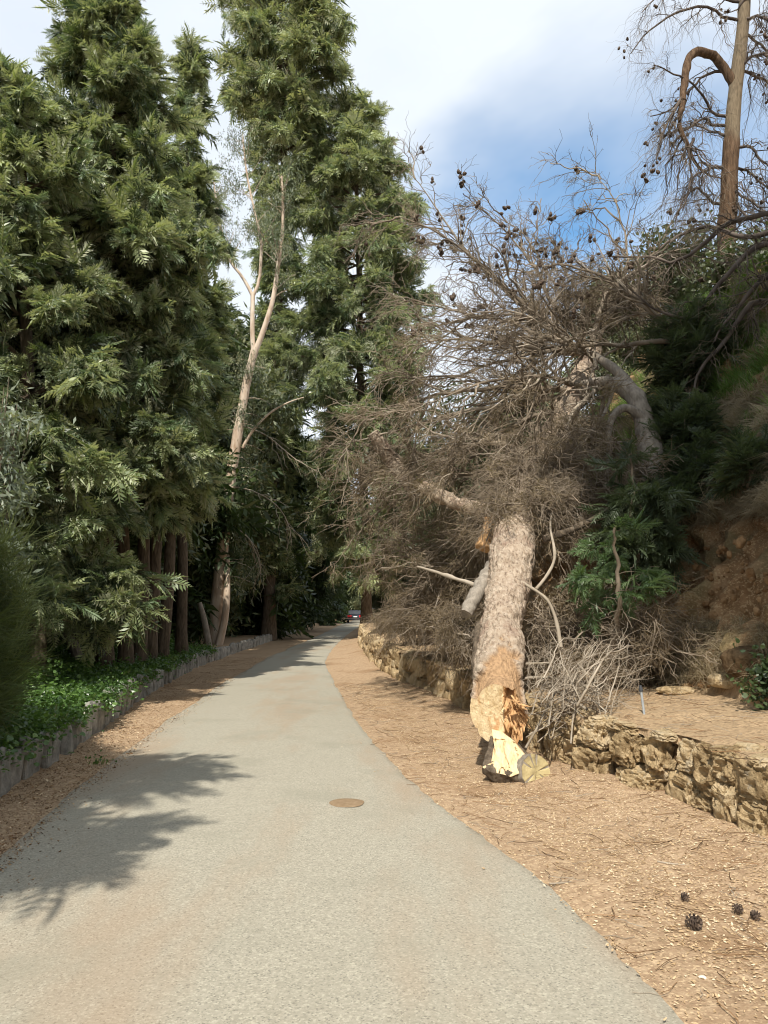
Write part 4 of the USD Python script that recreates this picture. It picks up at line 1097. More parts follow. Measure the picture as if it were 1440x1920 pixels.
# ------------------------------------------------------------------ brush heaps on the wall further along
heap_labels = ['tangled brown brush spilling over the wall left of the fallen trunk', 'matted dry brush heap topping the wall nearest the far tree', 'low dry brush hanging down the wall beside the sawn trunk', 'dry brown brush filling the gap behind the fallen trunk', 'dead twiggy brush in shade right of the fallen trunk', 'tall dry brush leaning over the far wall end', 'tangle of dry brush at the right edge below the dead tree', 'dense brush lying across the top of the fallen trunk', 'dark twiggy brush under the crooked pale trunk', 'dark brush between the fallen trunk and the pale trunk', 'high brush with cones under the open sky', 'high brush beside the crooked trunk top under the blue sky', 'matted dry grass and twigs at the bank foot behind the grey stick heap', 'dense brush burying the upper part of the fallen trunk']
for hk, (cx, cy, Yd, rx_, rz_, n1, nd) in enumerate([tuple(a_[:6]) + (int(a_[6] * 0.6),) for a_ in [(815, 1125, 14.5, 0.75, 0.7, 110, 360), (765, 1160, 18.5, 0.75, 0.8, 100, 340), (872, 1180, 11.4, 0.42, 0.35, 80, 200), (880, 1080, 13.2, 1.1, 1.0, 100, 220), (1060, 1170, 9.8, 0.9, 0.7, 100, 160), (735, 1165, 26, 0.55, 0.6, 70, 200), (1385, 640, 14.3, 1.2, 1.0, 110, 330), (985, 950, 10.6, 0.62, 0.40, 170, 300), (1060, 820, 12.2, 0.9, 0.7, 120, 160), (1150, 930, 11.6, 0.8, 0.6, 90, 90), (1010, 590, 14.6, 1.1, 0.6, 110, 90), (1170, 560, 14.8, 1.0, 0.6, 110, 110), (1205, 1205, 9.4, 0.7, 0.22, 80, 220), (1010, 885, 11.5, 0.75, 0.45, 170, 220)]]):
    r = np.random.default_rng(170 + hk)
    c = at(cx, cy, Yd)
    gz = on_hill(c[0], c[1]) if c[0] > wall_X(c[1]) else 0.0
    hp = thing('brush_heap', heap_labels[hk], 'brush', (c[0], c[1], gz))
    o0 = np.array([c[0], c[1], gz])
    d = norm(r.normal(size=(n1, 3)) * [1, 1, 0.6]); 
    st_ = c - o0 + d * r.uniform(0, 0.7, (n1, 1)) * [rx_, rx_ * 0.9, rz_]
    dd = norm(d + 0.8 * r.normal(size=(n1, 3)))
    s_ = np.linspace(0, 1, 8)[None, :, None]
    L_ = r.uniform(0.4, 1.2, (n1, 1, 1)) * rx_
    P = st_[:, None] + dd[:, None] * s_ * L_ + np.cumsum(r.normal(size=(n1, 8, 3)) * 0.05, 1)
    P[:, :, 2] -= (0.3 * L_ * s_ ** 2)[:, :, 0]
    R_ = r.uniform(0.005, 0.016, n1)[:, None] * (1 - 0.7 * np.linspace(0, 1, 8))[None]
    obj('branches', tubes(P, R_, 4), 'twig_pale' if hk in (0, 2) else 'twig_brown', hp, kind='stuff')
    B1, R1 = kids(P, R_, 8, 0.15, 0.55, 5, r, 0.8, 0.3, 0.05, 0.6, 0.0048, 0.45)
    obj('twigs', tubes(B1, R1, 3), 'twig_brown', hp, kind='stuff')
    bi = r.integers(0, len(B1), nd); ki = r.integers(0, 4, nd)
    scatter('dead_needles', [(needle_bunch(s, 40, 0.14, 0.006), 'dead_needles') for s in (1, 2, 3)], B1[bi, ki], frames(norm(B1[bi, ki + 1] - B1[bi, ki]) + [0, 0, -0.7], r), r.uniform(0.7, 1.6, nd), r, hp)

# ------------------------------------------------------------------ dead standing tree with cones
r = np.random.default_rng(181)
DY = 17.0
dpx = [(1362, 560), (1362, 480), (1368, 330), (1376, 200), (1392, 60), (1400, -40), (1408, -160)]
Db = at(1362, 560, DY)
D0 = np.array([Db[0], Db[1], min(Db[2], on_hill(Db[0], Db[1]))])
dt = thing('dead_tree', 'bare dead pine with hooked limb and hanging cones on the bank top', 'dead tree', D0)
P = resample(np.array([at(x, y, DY) - D0 for x, y in dpx]), 80)
P = np.vstack([np.array([P[0, 0], P[0, 1], -0.5]), P])
R_ = np.interp(np.linspace(0, 1, 81), [0, 0.15, 0.5, 1], [0.20, 0.18, 0.16, 0.115])
v, f = tubes(P, R_, 24)
nb_ = fbm(v * [5, 5, 1.2], 4, 4)
bar = np.clip((v[:, 2] - (P[0, 2] + 0.42 * (P[-1, 2] - P[0, 2])) + 0.9 * nb_) / 0.5, 0, 1)
v = v + norm(v - np.repeat(P, 24, 0)) * (0.02 * (1 - bar) + 0.05 * nb_ * (1 - 0.6 * bar))[:, None]
tr = obj('trunk', (v, f), 'bark_dead', dt, smooth=True)
UsdGeom.PrimvarsAPI(tr).CreatePrimvar('bare', Sdf.ValueTypeNames.FloatArray, 'vertex').Set(Vt.FloatArray.FromNumpy(bar.astype(np.float32)))
def WD(*pts):
    return np.array([at(x, y, DY + dy) - D0 for x, y, dy in pts])
hook = resample(WD((1380, 165, 0), (1364, 138, -0.02), (1350, 118, -0.05), (1335, 104, -0.1), (1310, 97, -0.3), (1292, 110, -0.4), (1284, 150, -0.5), (1280, 190, -0.6)), 30)
v, f = tubes(hook, np.linspace(0.115, 0.075, 30), 14)
obj('hooked_limb', (v + norm(v - np.repeat(hook, 14, 0)) * (0.035 * fbm(v * 5, 3, 5) + 0.02 * fbm(v * 16, 2, 6))[:, None], f), 'bark_dead', dt, smooth=True)
dl = [((1280, 190, -.6), (1278, 230, -.6), (1295, 280, -.5), (1318, 318, -.3), (1342, 335, 0)), ((1281, 180, -.6), (1268, 200, -.7), (1250, 230, -.8), (1232, 300, -.9)), ((1300, 260, -.5), (1298, 300, -.6), (1302, 370, -.6)),
      ((1345, 220, 0), (1320, 180, -.3), (1290, 150, -.6), (1230, 128, -.8)), ((1348, 130, 0), (1320, 140, .3), (1300, 160, .4), (1255, 205, .6), (1225, 215, .7)), ((1362, 40, 0), (1340, 20, -.3), (1290, 15, -.6), (1230, 40, -.8), (1180, 95, -1)), ((1365, 0, 0), (1330, -30, -.5), (1260, -30, -.9), (1200, 20, -1.1)),
      ((1384, 130, 0), (1410, 100, -.3), (1440, 98, -.5), (1480, 110, -.6)), ((1384, 135, 0), (1420, 140, .3), (1460, 170, .5), (1490, 210, .6)), ((1392, 35, 0), (1420, 35, -.3), (1460, 60, -.5), (1490, 110, -.6)), ((1395, 60, 0), (1420, 80, .4), (1450, 120, .6), (1480, 180, .6)),
      ((1374, 275, 0), (1400, 275, -.3), (1430, 300, -.4), (1470, 340, -.5)), ((1373, 315, 0), (1400, 320, .2), (1440, 350, .4), (1480, 380, .5)), ((1372, 345, 0), (1390, 370, -.3), (1420, 390, -.4), (1450, 440, -.5)), ((1345, 235, 0), (1320, 225, -.4), (1290, 240, -.5), (1250, 290, -.6)), ((1350, 315, 0), (1325, 320, -.4), (1305, 335, -.5), (1285, 380, -.6)),
      ((1384, 20, 0), (1420, -20, -.3), (1470, 10, -.5)), ((1350, 250, 0), (1330, 245, .5), (1300, 235, .7), (1240, 260, .9)), ((1346, 380, 0), (1310, 360, -.4), (1280, 380, -.6), (1265, 420, -.7)), ((1380, 380, 0), (1400, 400, -.5), (1440, 410, -.8), (1490, 440, -.9))]
DP, DR = [], []
for k, pts in enumerate(dl):
    raw = WD(*pts)
    for e_, ins in ((0, 0), (-1, len(raw))):
        dist = np.linalg.norm(P[1:] - raw[e_], axis=1)
        if dist.min() < 0.75:
            raw = np.insert(raw, ins, P[1 + int(dist.argmin())], axis=0)
            break
    Qp = resample(raw, 14); Qp[1:] += np.cumsum(r.normal(size=(13, 3)) * 0.02, 0)
    rr_ = np.linspace(0.075 if k == 0 else 0.04, 0.012, 14)
    obj('limb', tubes(Qp, rr_, 6), 'twig_dark' if k else 'bark_dead', dt, smooth=True)
    DP.append(Qp); DR.append(rr_)
DP, DR = np.array(DP), np.array(DR)
B1, R1 = kids(DP, DR, 15, 0.2, 1.2, 7, r, 0.9, 0.55, 0.12, 0.45, 0.006, 0.5)
B2, R2 = kids(B1, R1, 9, 0.15, 0.8, 6, r, 0.7, 0.6, 0.15, 0.55, 0.0028, 0.5)
obj('branches', tubes(B1, R1, 4), 'twig_dark', dt, kind='stuff')
obj('twigs', tubes(B2, R2, 3), 'twig_brown', dt, kind='stuff')
seedp = B1[r.choice(len(B1), 48, replace=False), r.integers(3, 7, 48)]
pts = np.vstack([p + r.normal(size=(r.integers(1, 5), 3)) * [0.08, 0.08, 0.12] for p in seedp])
hang_cones(dt, pts[:120], r)

# ------------------------------------------------------------------ dark dead limbs reaching in from the right edge
r = np.random.default_rng(191)
E0 = at(1500, 520, 13.6)
eb = thing('overhanging_branch', 'dark dead boughs reaching in from the right edge below the dead tree', 'dead branch', E0)
EP = []
for k, pts in enumerate([((1560, 400, 13.4), (1440, 402, 13.4), (1380, 412, 13.5), (1320, 455, 13.6), (1260, 490, 13.7), (1215, 478, 13.8), (1150, 482, 13.9)), ((1560, 520, 13.2), (1440, 455, 13.3), (1340, 540, 13.3), (1290, 590, 13.2), (1255, 585, 13.2), (1190, 545, 13.3)),
                         ((1540, 600, 12.6), (1420, 560, 12.7), (1350, 640, 12.8), (1310, 690, 12.8), (1290, 760, 12.7)), ((1540, 430, 14), (1400, 440, 14.2), (1330, 420, 14.4), (1270, 440, 14.5), (1220, 500, 14.5)), ((1560, 470, 12.9), (1440, 500, 12.8), (1370, 560, 12.8), (1330, 620, 12.7))]):
    P = resample(np.array([at(*p) - E0 for p in pts]), 24); P[1:] += np.cumsum(r.normal(size=(23, 3)) * 0.015, 0)
    obj('limb', tubes(P, np.linspace(0.07, 0.014, 24), 8), 'twig_dark', eb, smooth=True)
    EP.append(P)
EP = np.array(EP)
B1, R1 = kids(EP, np.tile(np.linspace(0.07, 0.014, 24), (len(EP), 1)), 22, 0.3, 1.2, 7, r, 0.8, 0.2, 0.15, 0.3, 0.006, 0.4)
B2, R2 = kids(B1, R1, 6, 0.15, 0.6, 5, r, 0.7, 0.2, 0.1, 0.6, 0.004, 0.5)
obj('branches', tubes(B1, R1, 4), 'twig_dark', eb, kind='stuff')
obj('twigs', tubes(B2, R2, 3), 'twig_brown', eb, kind='stuff')

# ------------------------------------------------------------------ greenery on the bank
def shrub(name, label, c, rad, n_stem, n_leaf, kind, seed, size=1.0, cat='shrub', bark='twig_brown', base=None, clump=0.16, gap=0.0):
    r = np.random.default_rng(seed)
    c = np.asarray(c, float); rad = np.asarray(rad, float)
    gz = base if base is not None else (on_hill(c[0], c[1]) if c[0] > wall_X(c[1]) else 0.2)
    o0 = np.array([c[0], c[1], gz])
    t = thing(name, label, cat, o0)
    d = norm(r.normal(size=(n_stem, 3)) + [0, 0, 0.2])
    tipp = (c - o0) + d * rad * r.uniform(0.6, 1.05, (n_stem, 1))
    s_ = np.linspace(0, 1, 8)[None, :, None]
    b_ = r.normal(size=(n_stem, 1, 3)) * [0.12, 0.12, 0]
    mid = (c - o0) * [0.5, 0.5, 0.45] + d * rad * 0.3
    P = b_ * (1 - s_) ** 2 + 2 * s_ * (1 - s_) * mid[:, None] + s_ ** 2 * tipp[:, None]
    P[1:, :, 2] += 0
    P += np.cumsum(r.normal(size=P.shape) * 0.02, 1) * s_
    obj('stems', tubes(P, np.linspace(0.022, 0.004, 8), 4), bark, t, kind='stuff')
    bi = r.integers(0, n_stem, n_leaf)
    tt = 0.35 + 0.65 * r.uniform(0, 1, n_leaf) ** 0.7
    k = np.minimum((tt * 7).astype(int), 6); fr = (tt * 7 - k)[:, None]
    pos = P[bi, k] * (1 - fr) + P[bi, k + 1] * fr + r.normal(size=(n_leaf, 3)) * clump * rad.mean()
    pos[:, 2] = np.maximum(pos[:, 2], 0.05)
    dd = norm(norm(P[bi, k + 1] - P[bi, k]) + 0.6 * r.normal(size=(n_leaf, 3)))
    scatter('leaves', kind if isinstance(kind, list) else protos(kind), pos, frames(dd, r, False), size * r.uniform(0.7, 1.3, n_leaf), r, t)
    return t


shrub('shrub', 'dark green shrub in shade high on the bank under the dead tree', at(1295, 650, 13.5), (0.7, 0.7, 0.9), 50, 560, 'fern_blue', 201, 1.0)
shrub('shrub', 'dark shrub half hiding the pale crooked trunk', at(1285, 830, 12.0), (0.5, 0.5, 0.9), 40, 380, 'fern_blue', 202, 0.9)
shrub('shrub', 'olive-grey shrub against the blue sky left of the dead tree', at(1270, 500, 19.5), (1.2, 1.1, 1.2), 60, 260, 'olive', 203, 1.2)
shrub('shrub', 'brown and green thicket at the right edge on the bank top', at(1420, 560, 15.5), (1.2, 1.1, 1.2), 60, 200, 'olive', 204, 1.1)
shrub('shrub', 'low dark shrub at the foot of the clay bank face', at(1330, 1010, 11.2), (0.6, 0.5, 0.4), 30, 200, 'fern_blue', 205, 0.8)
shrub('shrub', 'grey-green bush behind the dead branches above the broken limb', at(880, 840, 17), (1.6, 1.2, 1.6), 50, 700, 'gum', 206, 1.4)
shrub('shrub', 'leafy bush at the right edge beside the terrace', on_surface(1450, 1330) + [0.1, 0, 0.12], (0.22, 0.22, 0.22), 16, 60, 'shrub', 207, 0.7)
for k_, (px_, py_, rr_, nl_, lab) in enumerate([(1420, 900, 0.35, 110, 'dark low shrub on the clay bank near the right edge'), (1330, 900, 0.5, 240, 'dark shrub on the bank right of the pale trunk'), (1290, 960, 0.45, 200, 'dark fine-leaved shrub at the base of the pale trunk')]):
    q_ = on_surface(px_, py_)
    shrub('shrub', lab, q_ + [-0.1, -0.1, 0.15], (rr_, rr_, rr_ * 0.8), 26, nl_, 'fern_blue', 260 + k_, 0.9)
# saplings
def sapling(label, foot, tip, n_br, seed, kind='fern_fresh', size=0.85, R=0.75, c0=0.45):
    return tree('sapling', label, 'sapling', foot, tip, c0, [(0, 0.6 * R), (0.4, R), (1, 0.3 * R)], n_br, n_br * 14, kind, seed, r0=0.028, bark='twig_brown', up=0.3, droop=0.5, size=size, bow=0.05, clump=0.12)
f1 = at(1248, 1195, 9.9); f2 = at(1130, 1230, 9.3); f3 = at(1175, 1215, 10.2)
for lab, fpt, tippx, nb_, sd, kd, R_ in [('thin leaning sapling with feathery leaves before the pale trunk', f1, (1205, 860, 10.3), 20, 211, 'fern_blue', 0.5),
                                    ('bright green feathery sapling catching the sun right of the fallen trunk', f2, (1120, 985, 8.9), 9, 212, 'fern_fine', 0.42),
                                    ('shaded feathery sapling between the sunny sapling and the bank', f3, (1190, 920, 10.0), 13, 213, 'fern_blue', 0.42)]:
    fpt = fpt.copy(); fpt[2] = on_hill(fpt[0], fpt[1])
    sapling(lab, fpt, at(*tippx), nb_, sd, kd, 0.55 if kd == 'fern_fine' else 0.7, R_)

# grass on the bank
r = np.random.default_rng(221)
def bank_points(n, ylo, yhi, elo, ehi):
    Y = r.uniform(ylo, yhi, n); E = r.uniform(elo, ehi, n)
    X = wall_X(Y) + bank_foot(Y) + E
    Z = _hzi(np.stack([Y, X - wall_X(Y)], -1))
    D_ = X - wall_X(Y)
    xi = RegularGridInterpolator((hy, ds), HX2, bounds_error=False, fill_value=None)(np.stack([Y, D_], -1))
    return np.stack([xi, Y, Z - 0.02], -1)
p = bank_points(6500, 7, 19, 1.9, 8)
keep = fbm(p * [0.5, 0.5, 0.5], 2, 3) > -0.28
pg, pd = p[keep], p[~keep]
up = np.tile([0, 0, 1.0], (len(p), 1))
def tilted(n, out):
    z = norm(np.stack([np.full(n, -out), np.full(n, -0.15), np.ones(n)], -1) + 0.2 * r.normal(size=(n, 3)))
    x = norm(np.cross(np.tile([0, 1.0, 0], (n, 1)) + 0.9 * r.normal(size=(n, 3)), z)); y = np.cross(z, x)
    return np.stack([x, y, z], -1)
tag(scatter('green_grass', [(grass_tuft(s, 22, 0.45), 'grass_green') for s in (1, 2, 3)], pg, tilted(len(pg), 0.5), r.uniform(0.6, 1.3, len(pg)), r), 'green grass growing on the upper bank at the right', 'grass', kind='stuff')
p2 = np.vstack([pd, bank_points(2600, 7.5, 14, 1.1, 2.6)])
tag(scatter('dry_grass', [(grass_tuft(s, 24, 0.55, 0.007, 0.9, 1.5), 'grass_dry') for s in (4, 5, 6)], p2, tilted(len(p2), 1.1), r.uniform(0.6, 1.4, len(p2)), r), 'dry straw-coloured grass hanging down the bank face', 'grass', kind='stuff')

clods = np.array([on_surface(px_, py_) for px_, py_ in zip(r.uniform(1180, 1450, 130), r.uniform(1190, 1290, 130))] + [on_surface(px_, py_) for px_, py_ in zip(r.uniform(1290, 1450, 70), r.uniform(1010, 1200, 70))])
tag(scatter('clods', [(rock((0.16, 0.13, 0.10), 900 + k, 2, 0.22, 0.75, 2.2), 'clay') for k in range(4)], clods, frames(r.normal(size=(len(clods), 3)), r), r.lognormal(-1.0, 0.5, len(clods)), r), 'brown lumps of clay fallen at the foot of the bank', 'clods', kind='stuff')
p3 = np.array([on_surface(px_, py_) for px_, py_ in zip(r.uniform(1150, 1450, 420), r.uniform(1170, 1285, 420))])
tag(scatter('matted_grass', [(grass_tuft(s, 22, 0.30, 0.006, 1.1, 1.7), 'grass_dry') for s in (7, 8)], p3, tilted(len(p3), 0.2), r.uniform(0.5, 1.2, len(p3)), r), 'flattened dry grass at the foot of the bank behind the terrace', 'grass', kind='stuff')

# ------------------------------------------------------------------ left verge greenery
r = np.random.default_rng(231)
n_ = 6000
Y = 4.5 + 20 * r.uniform(0, 1, n_) ** 1.25
off_ = r.gamma(1.4, 0.9, n_)
X = edge_L(Y) - 0.03 - off_
Z = 0.25 + 0.10 + 0.55 * ss(0.2, 1.8, off_) * np.clip(0.5 + fbm(np.stack([X, Y, 0 * X], -1), 3, 3), 0.1, 1.2) * r.uniform(0, 1, n_) ** 0.6
k_ = (fbm(np.stack([X * 0.7, Y * 0.7, 0 * X], -1), 3, 9) > -0.45)
P = np.stack([X, Y, Z], -1)[k_]
tag(scatter('ivy', [(broad_bunch(s, 24, 0.055, 0.20), 'leaf_ivy') for s in (1, 2, 3, 4)], P, frames(np.tile([1.0, 0, 0], (len(P), 1)) + 0.8 * r.normal(size=(len(P), 3)) * [1, 1, 0.3], r, False), r.uniform(0.6, 1.3, len(P)), r), 'green ivy and low leaves spreading behind the left edging stones', 'ground cover', kind='stuff')
feather = [(needle_bunch(s, 90, 0.30, 0.006, 0.55, 0.05, 0.6), 'leaf_feather') for s in (1, 2, 3)]
shrub('feathery_bush', 'soft feathery green bush in shade at the left edge of the picture', (-4.15, 7.0, 1.55), (0.75, 0.8, 1.35), 70, 1300, feather, 241, 1.0, 'bush', base=0.2)
shrub('silver_shrub', 'pale silvery-leaved shrub at the left edge above the feathery bush', at(-10, 800, 10.2), (0.45, 0.5, 0.9), 30, 130, 'silver', 242, 1.0, base=0.2)
# leaning stubs under the left row
for k, (a_, b_, lab) in enumerate([((158, 1270, 15.5), (122, 1175, 15.2), 'short pale leaning trunk among leaves left of the tree row'), ((196, 1262, 16.0), (172, 1200, 15.8), 'small forked stub beside the first bare trunk of the left row'), ((392, 1225, 26), (374, 1130, 26), 'thin grey leaning trunk left of the gum tree foot')]):
    A_, B_ = at(*a_), at(*b_)
    A_[2] = 0.15
    Pp = resample(np.array([A_, (A_ + B_) / 2 + [0.05, 0, 0], B_]), 12) - A_
    sb = thing('leaning_trunk', lab, 'trunk', A_)
    obj('trunk', tubes(Pp, np.linspace(0.13, 0.08, 12), 9, caps=True), 'bark_grey', sb, smooth=40)

# ------------------------------------------------------------------ litter
r = np.random.default_rng(251)
def chip_mesh(seed):
    q_ = np.random.default_rng(seed)
    m = trimesh.creation.box((0.0105, 0.005, 0.0022))
    v = np.array(m.vertices); v += q_.normal(size=v.shape) * [0.003, 0.002, 0.0006]
    return v, np.array(m.faces)
def flat_frames(n, tilt=0.25):
    z = norm(np.stack([r.normal(0, tilt, n), r.normal(0, tilt, n), np.ones(n)], -1))
    a_ = r.uniform(0, 6.28, n); x = np.stack([np.cos(a_), np.sin(a_), 0 * a_], -1)
    y = norm(np.cross(z, x)); x = np.cross(y, z)
    return np.stack([x, y, z], -1)
n_ = 34000
Y = 2.6 + 14 * r.uniform(0, 1, n_) ** 1.7
w_ = r.uniform(0, 1, n_)
w_ = np.where((w_ < 0.22) & (r.uniform(0, 1, n_) < 0.75), r.uniform(0.2, 1, n_), w_)
a_ = road_R(Y) - 0.05 + 0.3 * r.normal(size=n_) * (r.uniform(0, 1, n_) < 0.10)
X = a_ + (wall_X(Y) - 0.05 - a_) * w_
Z = ground_z(X, Y) + 0.006
Z = np.where(X < road_R(Y), 0.03, Z)
tag(scatter('wood_chips', [(chip_mesh(s), 'chip') for s in (1, 2, 3, 4)], np.stack([X, Y, Z], -1), flat_frames(n_), r.uniform(0.4, 1.25, n_), r), 'pale wood chips strewn over the right verge', 'wood chips', kind='stuff')
n_ = 15000
Y = 4.2 + 22 * r.uniform(0, 1, n_) ** 1.5
X = edge_L(Y) + 0.05 + (road_L(Y) + 0.12 - edge_L(Y)) * r.uniform(0, 1, n_) ** 1.1 + np.where(r.uniform(0, 1, n_) < 0.15, np.abs(r.normal(0, 0.35, n_)), 0)
Z = np.maximum(ground_z(X, Y), 0) + 0.012 + np.where(X > road_L(Y), 0.012, 0)
tag(scatter('leaf_litter', [(chip_mesh(s), 'litter') for s in (5, 6, 7)] + [(chip_mesh(8), 'chip')], np.stack([X, Y, Z], -1), flat_frames(n_, 0.35), r.uniform(0.4, 1.3, n_) * (1 + 0.8 * (r.uniform(0, 1, n_) < 0.06)), r), 'brown leaf litter along the left road edge', 'leaf litter', kind='stuff')
n_ = 2600
Y = r.uniform(2.8, 17, n_); X = road_R(Y) + (wall_X(Y) + 1.6 - road_R(Y)) * r.uniform(0, 1, n_)
Z = np.where(X < wall_X(Y), np.maximum(ground_z(X, Y), 0) + 0.008, hill_z(X, Y) + 0.02)
def straw(seed):
    q_ = np.random.default_rng(seed)
    return tubes(np.cumsum(np.vstack([[0, 0, 0], np.stack([np.full(4, 0.035), q_.normal(0, 0.008, 4), q_.normal(0, 0.002, 4)], -1)]), 0), 0.0016, 3)
tag(scatter('fallen_twigs', [(straw(1), 'litter'), (straw(2), 'litter'), (straw(3), 'twig_pale')], np.stack([X, Y, Z], -1), flat_frames(n_, 0.1), r.uniform(0.5, 1.6, n_), r), 'small dry twigs and straws scattered on the right verge and terrace', 'twigs', kind='stuff')

# single things lying about
def cone_thing(px, py, s_, lab):
    p = gp(px, py, 0.02)
    t = thing('pine_cone', lab, 'pine cone', p)
    m = trimesh.creation.icosphere(subdivisions=1)
    v = np.array(m.vertices) * [0.028, 0.028, 0.036]
    obj('core', (v * s_ + [0, 0, 0.018 * s_], m.faces), 'cone_brown', t, smooth=True)
    q_ = np.random.default_rng(int(px))
    mb = MB()
    for k in range(44):
        b_ = math.asin(-0.85 + 1.7 * (k + 0.5) / 44); a2 = k * 2.39996
        d = np.array([math.cos(b_) * math.cos(a2), math.cos(b_) * math.sin(a2), math.sin(b_)])
        t_ = norm(np.cross([0, 0, 1.0], d)); u2 = np.cross(d, t_)
        c_ = d * [0.030, 0.030, 0.036]; tip_ = c_ + d * 0.016 + u2 * 0.010
        w2 = 0.010
        mb.add((np.array([c_ - t_ * w2 * 0.6, c_ + t_ * w2 * 0.6, tip_ + t_ * w2, tip_ - t_ * w2, tip_ + u2 * -0.006 + d * 0.002]), np.array([(0, 1, 2), (0, 2, 3), (3, 2, 4), (1, 0, 4), (1, 4, 2), (0, 3, 4)])))
    v, f = mb.get()
    R_ = Rotation.from_euler('xyz', [1.3, 0.4, px]).as_matrix()
    obj('scales', (v * s_ @ R_.T + [0, 0, 0.018 * s_], f), 'cone_brown', t, kind='stuff')
cone_thing(1301, 1735, 0.85, 'largest open dark pine cone on the verge near the lower right corner')
cone_thing(1383, 1708, 0.58, 'small pine cone behind the largest cone, nearer the wall')
cone_thing(1417, 1720, 0.55, 'small pine cone closest to the right edge of the picture')
cone_thing(1285, 1685, 0.5, 'half-buried pine cone farthest back of the verge cones')
def flat_stone(name, px, py, size, lab, m_, z=0.0, seed=1, cat='stone'):
    p = gp(px, py, z) if z == 0 else on_surface(px, py)
    v, f = rock(size, seed, 3, 0.15, 0.75, 2.0)
    tag(obj(name, (v + [0, 0, size[2] * 0.3], f), m_, smooth=40, loc=p), lab, cat)
flat_stone('pebble', 1317, 1835, (0.032, 0.024, 0.014), 'small white pebble on the verge near the lower right corner', 'white_stone', 0, 3, 'pebble')
flat_stone('wood_offcut', 867, 1407, (0.085, 0.06, 0.025), 'pale chunk of wood on the verge left of the log piece', 'wood_cream', 0, 4, 'wood piece')
flat_stone('clod', 867, 1392, (0.05, 0.05, 0.05), 'small dark clod of earth beyond the pale wood chunk', 'bark_brown', 0, 5, 'clod')
flat_stone('rock', 1268, 1300, (0.42, 0.2, 0.1), 'flat tan rock at the shade edge on the terrace', 'ochre_stone', 0.65, 6, 'rock')
flat_stone('rock', 1362, 1285, (0.34, 0.26, 0.16), 'rounded tan rock at the foot of the bank', 'ochre_stone', 0.65, 7, 'rock')
flat_stone('rock', 1405, 1262, (0.5, 0.4, 0.34), 'brown boulder on the terrace near the right edge', 'soil_mortar', 0.65, 8, 'rock')
for (pts, lab) in [([(1030, 1657), (1060, 1655), (1110, 1642), (1125, 1637)], 'pale bent twig lying on the verge near the road edge'), ([(1232, 1615), (1265, 1620), (1300, 1623)], 'straight pale stick on the verge below the wall')]:
    Pp = np.array([gp(x, y, 0.02) for x, y in pts]); o_ = Pp[0].copy()
    tag(obj('twig', tubes(resample(Pp - o_, 12), np.linspace(0.006, 0.004, 12), 5, caps=True), 'twig_pale', loc=o_, smooth=True), lab, 'twig')
for (pts, lab) in [([(258, 1282), (268, 1288), (277, 1300), (279, 1310)], 'pale curved twig arching over the farthest near edging stones'), ([(183, 1340), (193, 1352), (199, 1363), (204, 1370)], 'thin twig leaning on the edging stones, right of a pair'), ([(152, 1345), (175, 1355), (195, 1372)], 'long thin twig leaning on the edging stones, left of a pair')]:
    yb = gp(pts[-1][0], pts[-1][1])[1]
    Pp = np.array([at(x, y, yb + 0.05 * (len(pts) - k)) for k, (x, y) in enumerate(pts)]); o_ = Pp[-1].copy()
    tag(obj('twig', tubes(resample(Pp - o_, 14), 0.006, 5, caps=True), 'twig_pale', loc=o_, smooth=True), lab, 'twig')
wd = gp(186, 1432, 0.01)
v_, f_ = grass_tuft(31, 26, 0.10, 0.008, 0.7, 1.0)
v2_, f2_ = broad_bunch(33, 30, 0.03, 0.12, 0.3)
wt = thing('weed', 'small green weed growing at the left edge of the road', 'weed', wd)
obj('blades', (v_, f_), 'grass_green', wt, kind='stuff')
obj('leaves', (v2_ + [0, 0, 0.03], f2_), 'leaf_ivy', wt, kind='stuff')
# mud patch on the road
mp = gp(650, 1504, 0.043)
n_ = 40
a_ = np.arange(n_) * 2 * np.pi / n_
rad = 0.145 * (1 + 0.10 * fbm(np.stack([np.cos(a_) * 2, np.sin(a_) * 2, 0 * a_], -1), 3, 8))
ring = np.stack([rad * np.cos(a_), rad * np.sin(a_) * 1.0, np.full(n_, -0.004)], -1)
V = np.vstack([[[0, 0, 0.004]], ring * [0.5, 0.5, 0] + [0, 0, 0.0035], ring * [0.85, 0.85, 0] + [0, 0, 0.002], ring])
F = [(0, 1 + k, 1 + (k + 1) % n_) for k in range(n_)]
for b_ in (0, 1):
    for k in range(n_):
        o = 1 + b_ * n_
        F += [(o + k, o + n_ + k, o + n_ + (k + 1) % n_), (o + k, o + n_ + (k + 1) % n_, o + (k + 1) % n_)]
tag(obj('dirt_patch', (V, np.array(F)), 'mud', loc=mp, smooth=True), 'round brown patch of dirt in the middle of the road', 'dirt patch')
# irrigation riser
pb = on_surface(1208, 1340)
pt = at(1202, 1296, pb[1] + 0.03)
pp = thing('pipe_riser', 'thin grey upright pipe with black cap on the terrace', 'pipe', pb)
dv = pt - pb
obj('pipe', tubes(np.stack([-0.1 * dv, dv * 0.5, dv]), 0.012, 12, caps=True), 'grey_pipe', pp, smooth=40)
obj('cap', tubes(np.stack([dv * 0.98, dv * 1.02, dv * 1.14, dv * 1.15, dv * 1.26]), np.array([[0.018, 0.019, 0.019, 0.014, 0.013]]), 12, caps=True), 'black_plastic', pp, smooth=40)

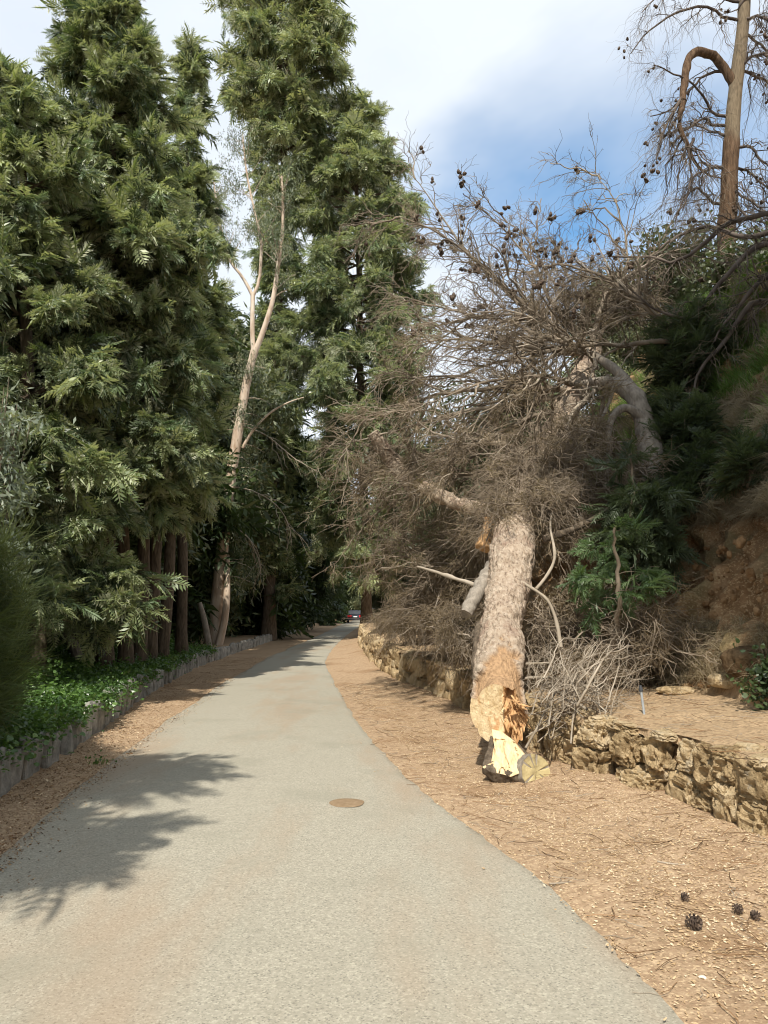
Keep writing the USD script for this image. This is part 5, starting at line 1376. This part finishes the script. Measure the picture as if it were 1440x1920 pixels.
# ------------------------------------------------------------------ far end: car and building
cb = gp(665, 1168)
car = thing('parked_car', 'dark parked car with red tail lights at the far end of the road', 'car', (cb[0], cb[1], 0.03), rz=4)
from shapely.geometry import Polygon
def extr(poly, w, y0=0):
    m = trimesh.creation.extrude_polygon(Polygon(poly), w, engine='earcut')
    m.apply_translation([0, 0, -w / 2])
    v = np.array(m.vertices)
    return np.stack([v[:, 2], v[:, 0], v[:, 1]], -1), np.array(m.faces)
obj('body', extr([(-2.1, 0.28), (2.1, 0.28), (2.15, 0.6), (2.0, 0.78), (1.0, 0.92), (-1.6, 0.98), (-2.08, 0.92), (-2.15, 0.5)], 1.76), 'car_paint', car, smooth=30)
obj('cabin', extr([(-1.75, 0.96), (1.05, 0.9), (0.4, 1.38), (-0.2, 1.46), (-1.1, 1.42)], 1.5), 'car_paint', car, smooth=30)
obj('rear_window', extr([(-1.70, 1.0), (-1.16, 1.39), (-1.18, 1.40), (-1.735, 1.01)], 1.3), 'car_glass', car)
obj('boot_lid', extr([(-2.17, 0.62), (-2.1, 0.93), (-2.07, 0.93), (-2.13, 0.62)], 1.1), 'car_paint', car)
for sx in (-1, 1):
    m = trimesh.creation.box((0.46, 0.10, 0.24)); m.apply_translation([sx * 0.66, -2.13, 0.78])
    obj('tail_light', m, 'tail_red', car)
    for sy in (-1.3, 1.3):
        t_ = trimesh.creation.torus(0.23, 0.09, 24, 10); t_.apply_transform(trimesh.transformations.rotation_matrix(np.pi / 2, [0, 1, 0])); t_.apply_translation([sx * 0.78, sy, 0.31])
        wl = obj('wheel', t_, 'tyre', car, smooth=True)
        h_ = trimesh.creation.cylinder(radius=0.2, height=0.1, sections=20); h_.apply_transform(trimesh.transformations.rotation_matrix(np.pi / 2, [0, 1, 0])); h_.apply_translation([sx * 0.80, sy, 0.31])
        obj('rim', h_, 'car_silver', wl)
m = trimesh.creation.box((0.42, 0.02, 0.11)); m.apply_translation([0, -2.19, 0.72])
obj('number_plate', m, 'plate_white', car)

hb_ = at(700, 1140, 72)
hs = thing('cream_building', 'cream rendered building behind the far tree trunk', 'building', (hb_[0] + 2.6, hb_[1], 0.4))
m = trimesh.creation.box((7.0, 6.0, 3.4)); m.apply_translation([0, 3, 1.7])
obj('wall', m, 'render_cream', hs)
obj('roof', (np.array([(-3.8, -0.5, 3.42), (3.8, -0.5, 3.42), (3.8, 6.5, 3.42), (-3.8, 6.5, 3.42), (-3.8, 3, 5.0), (3.8, 3, 5.0)]), np.array([(0, 1, 5), (0, 5, 4), (2, 3, 4), (2, 4, 5), (0, 4, 3), (1, 2, 5), (0, 3, 2), (0, 2, 1)])), 'roof_tile', hs)
for x_ in (-2.2, 0.6):
    m = trimesh.creation.box((1.0, 0.08, 1.2)); m.apply_translation([x_, -0.02, 1.8])
    wn = obj('window', m, 'plate_white', hs)
    m = trimesh.creation.box((0.84, 0.04, 1.04)); m.apply_translation([x_, -0.07, 1.8])
    obj('pane', m, 'car_glass', wn)
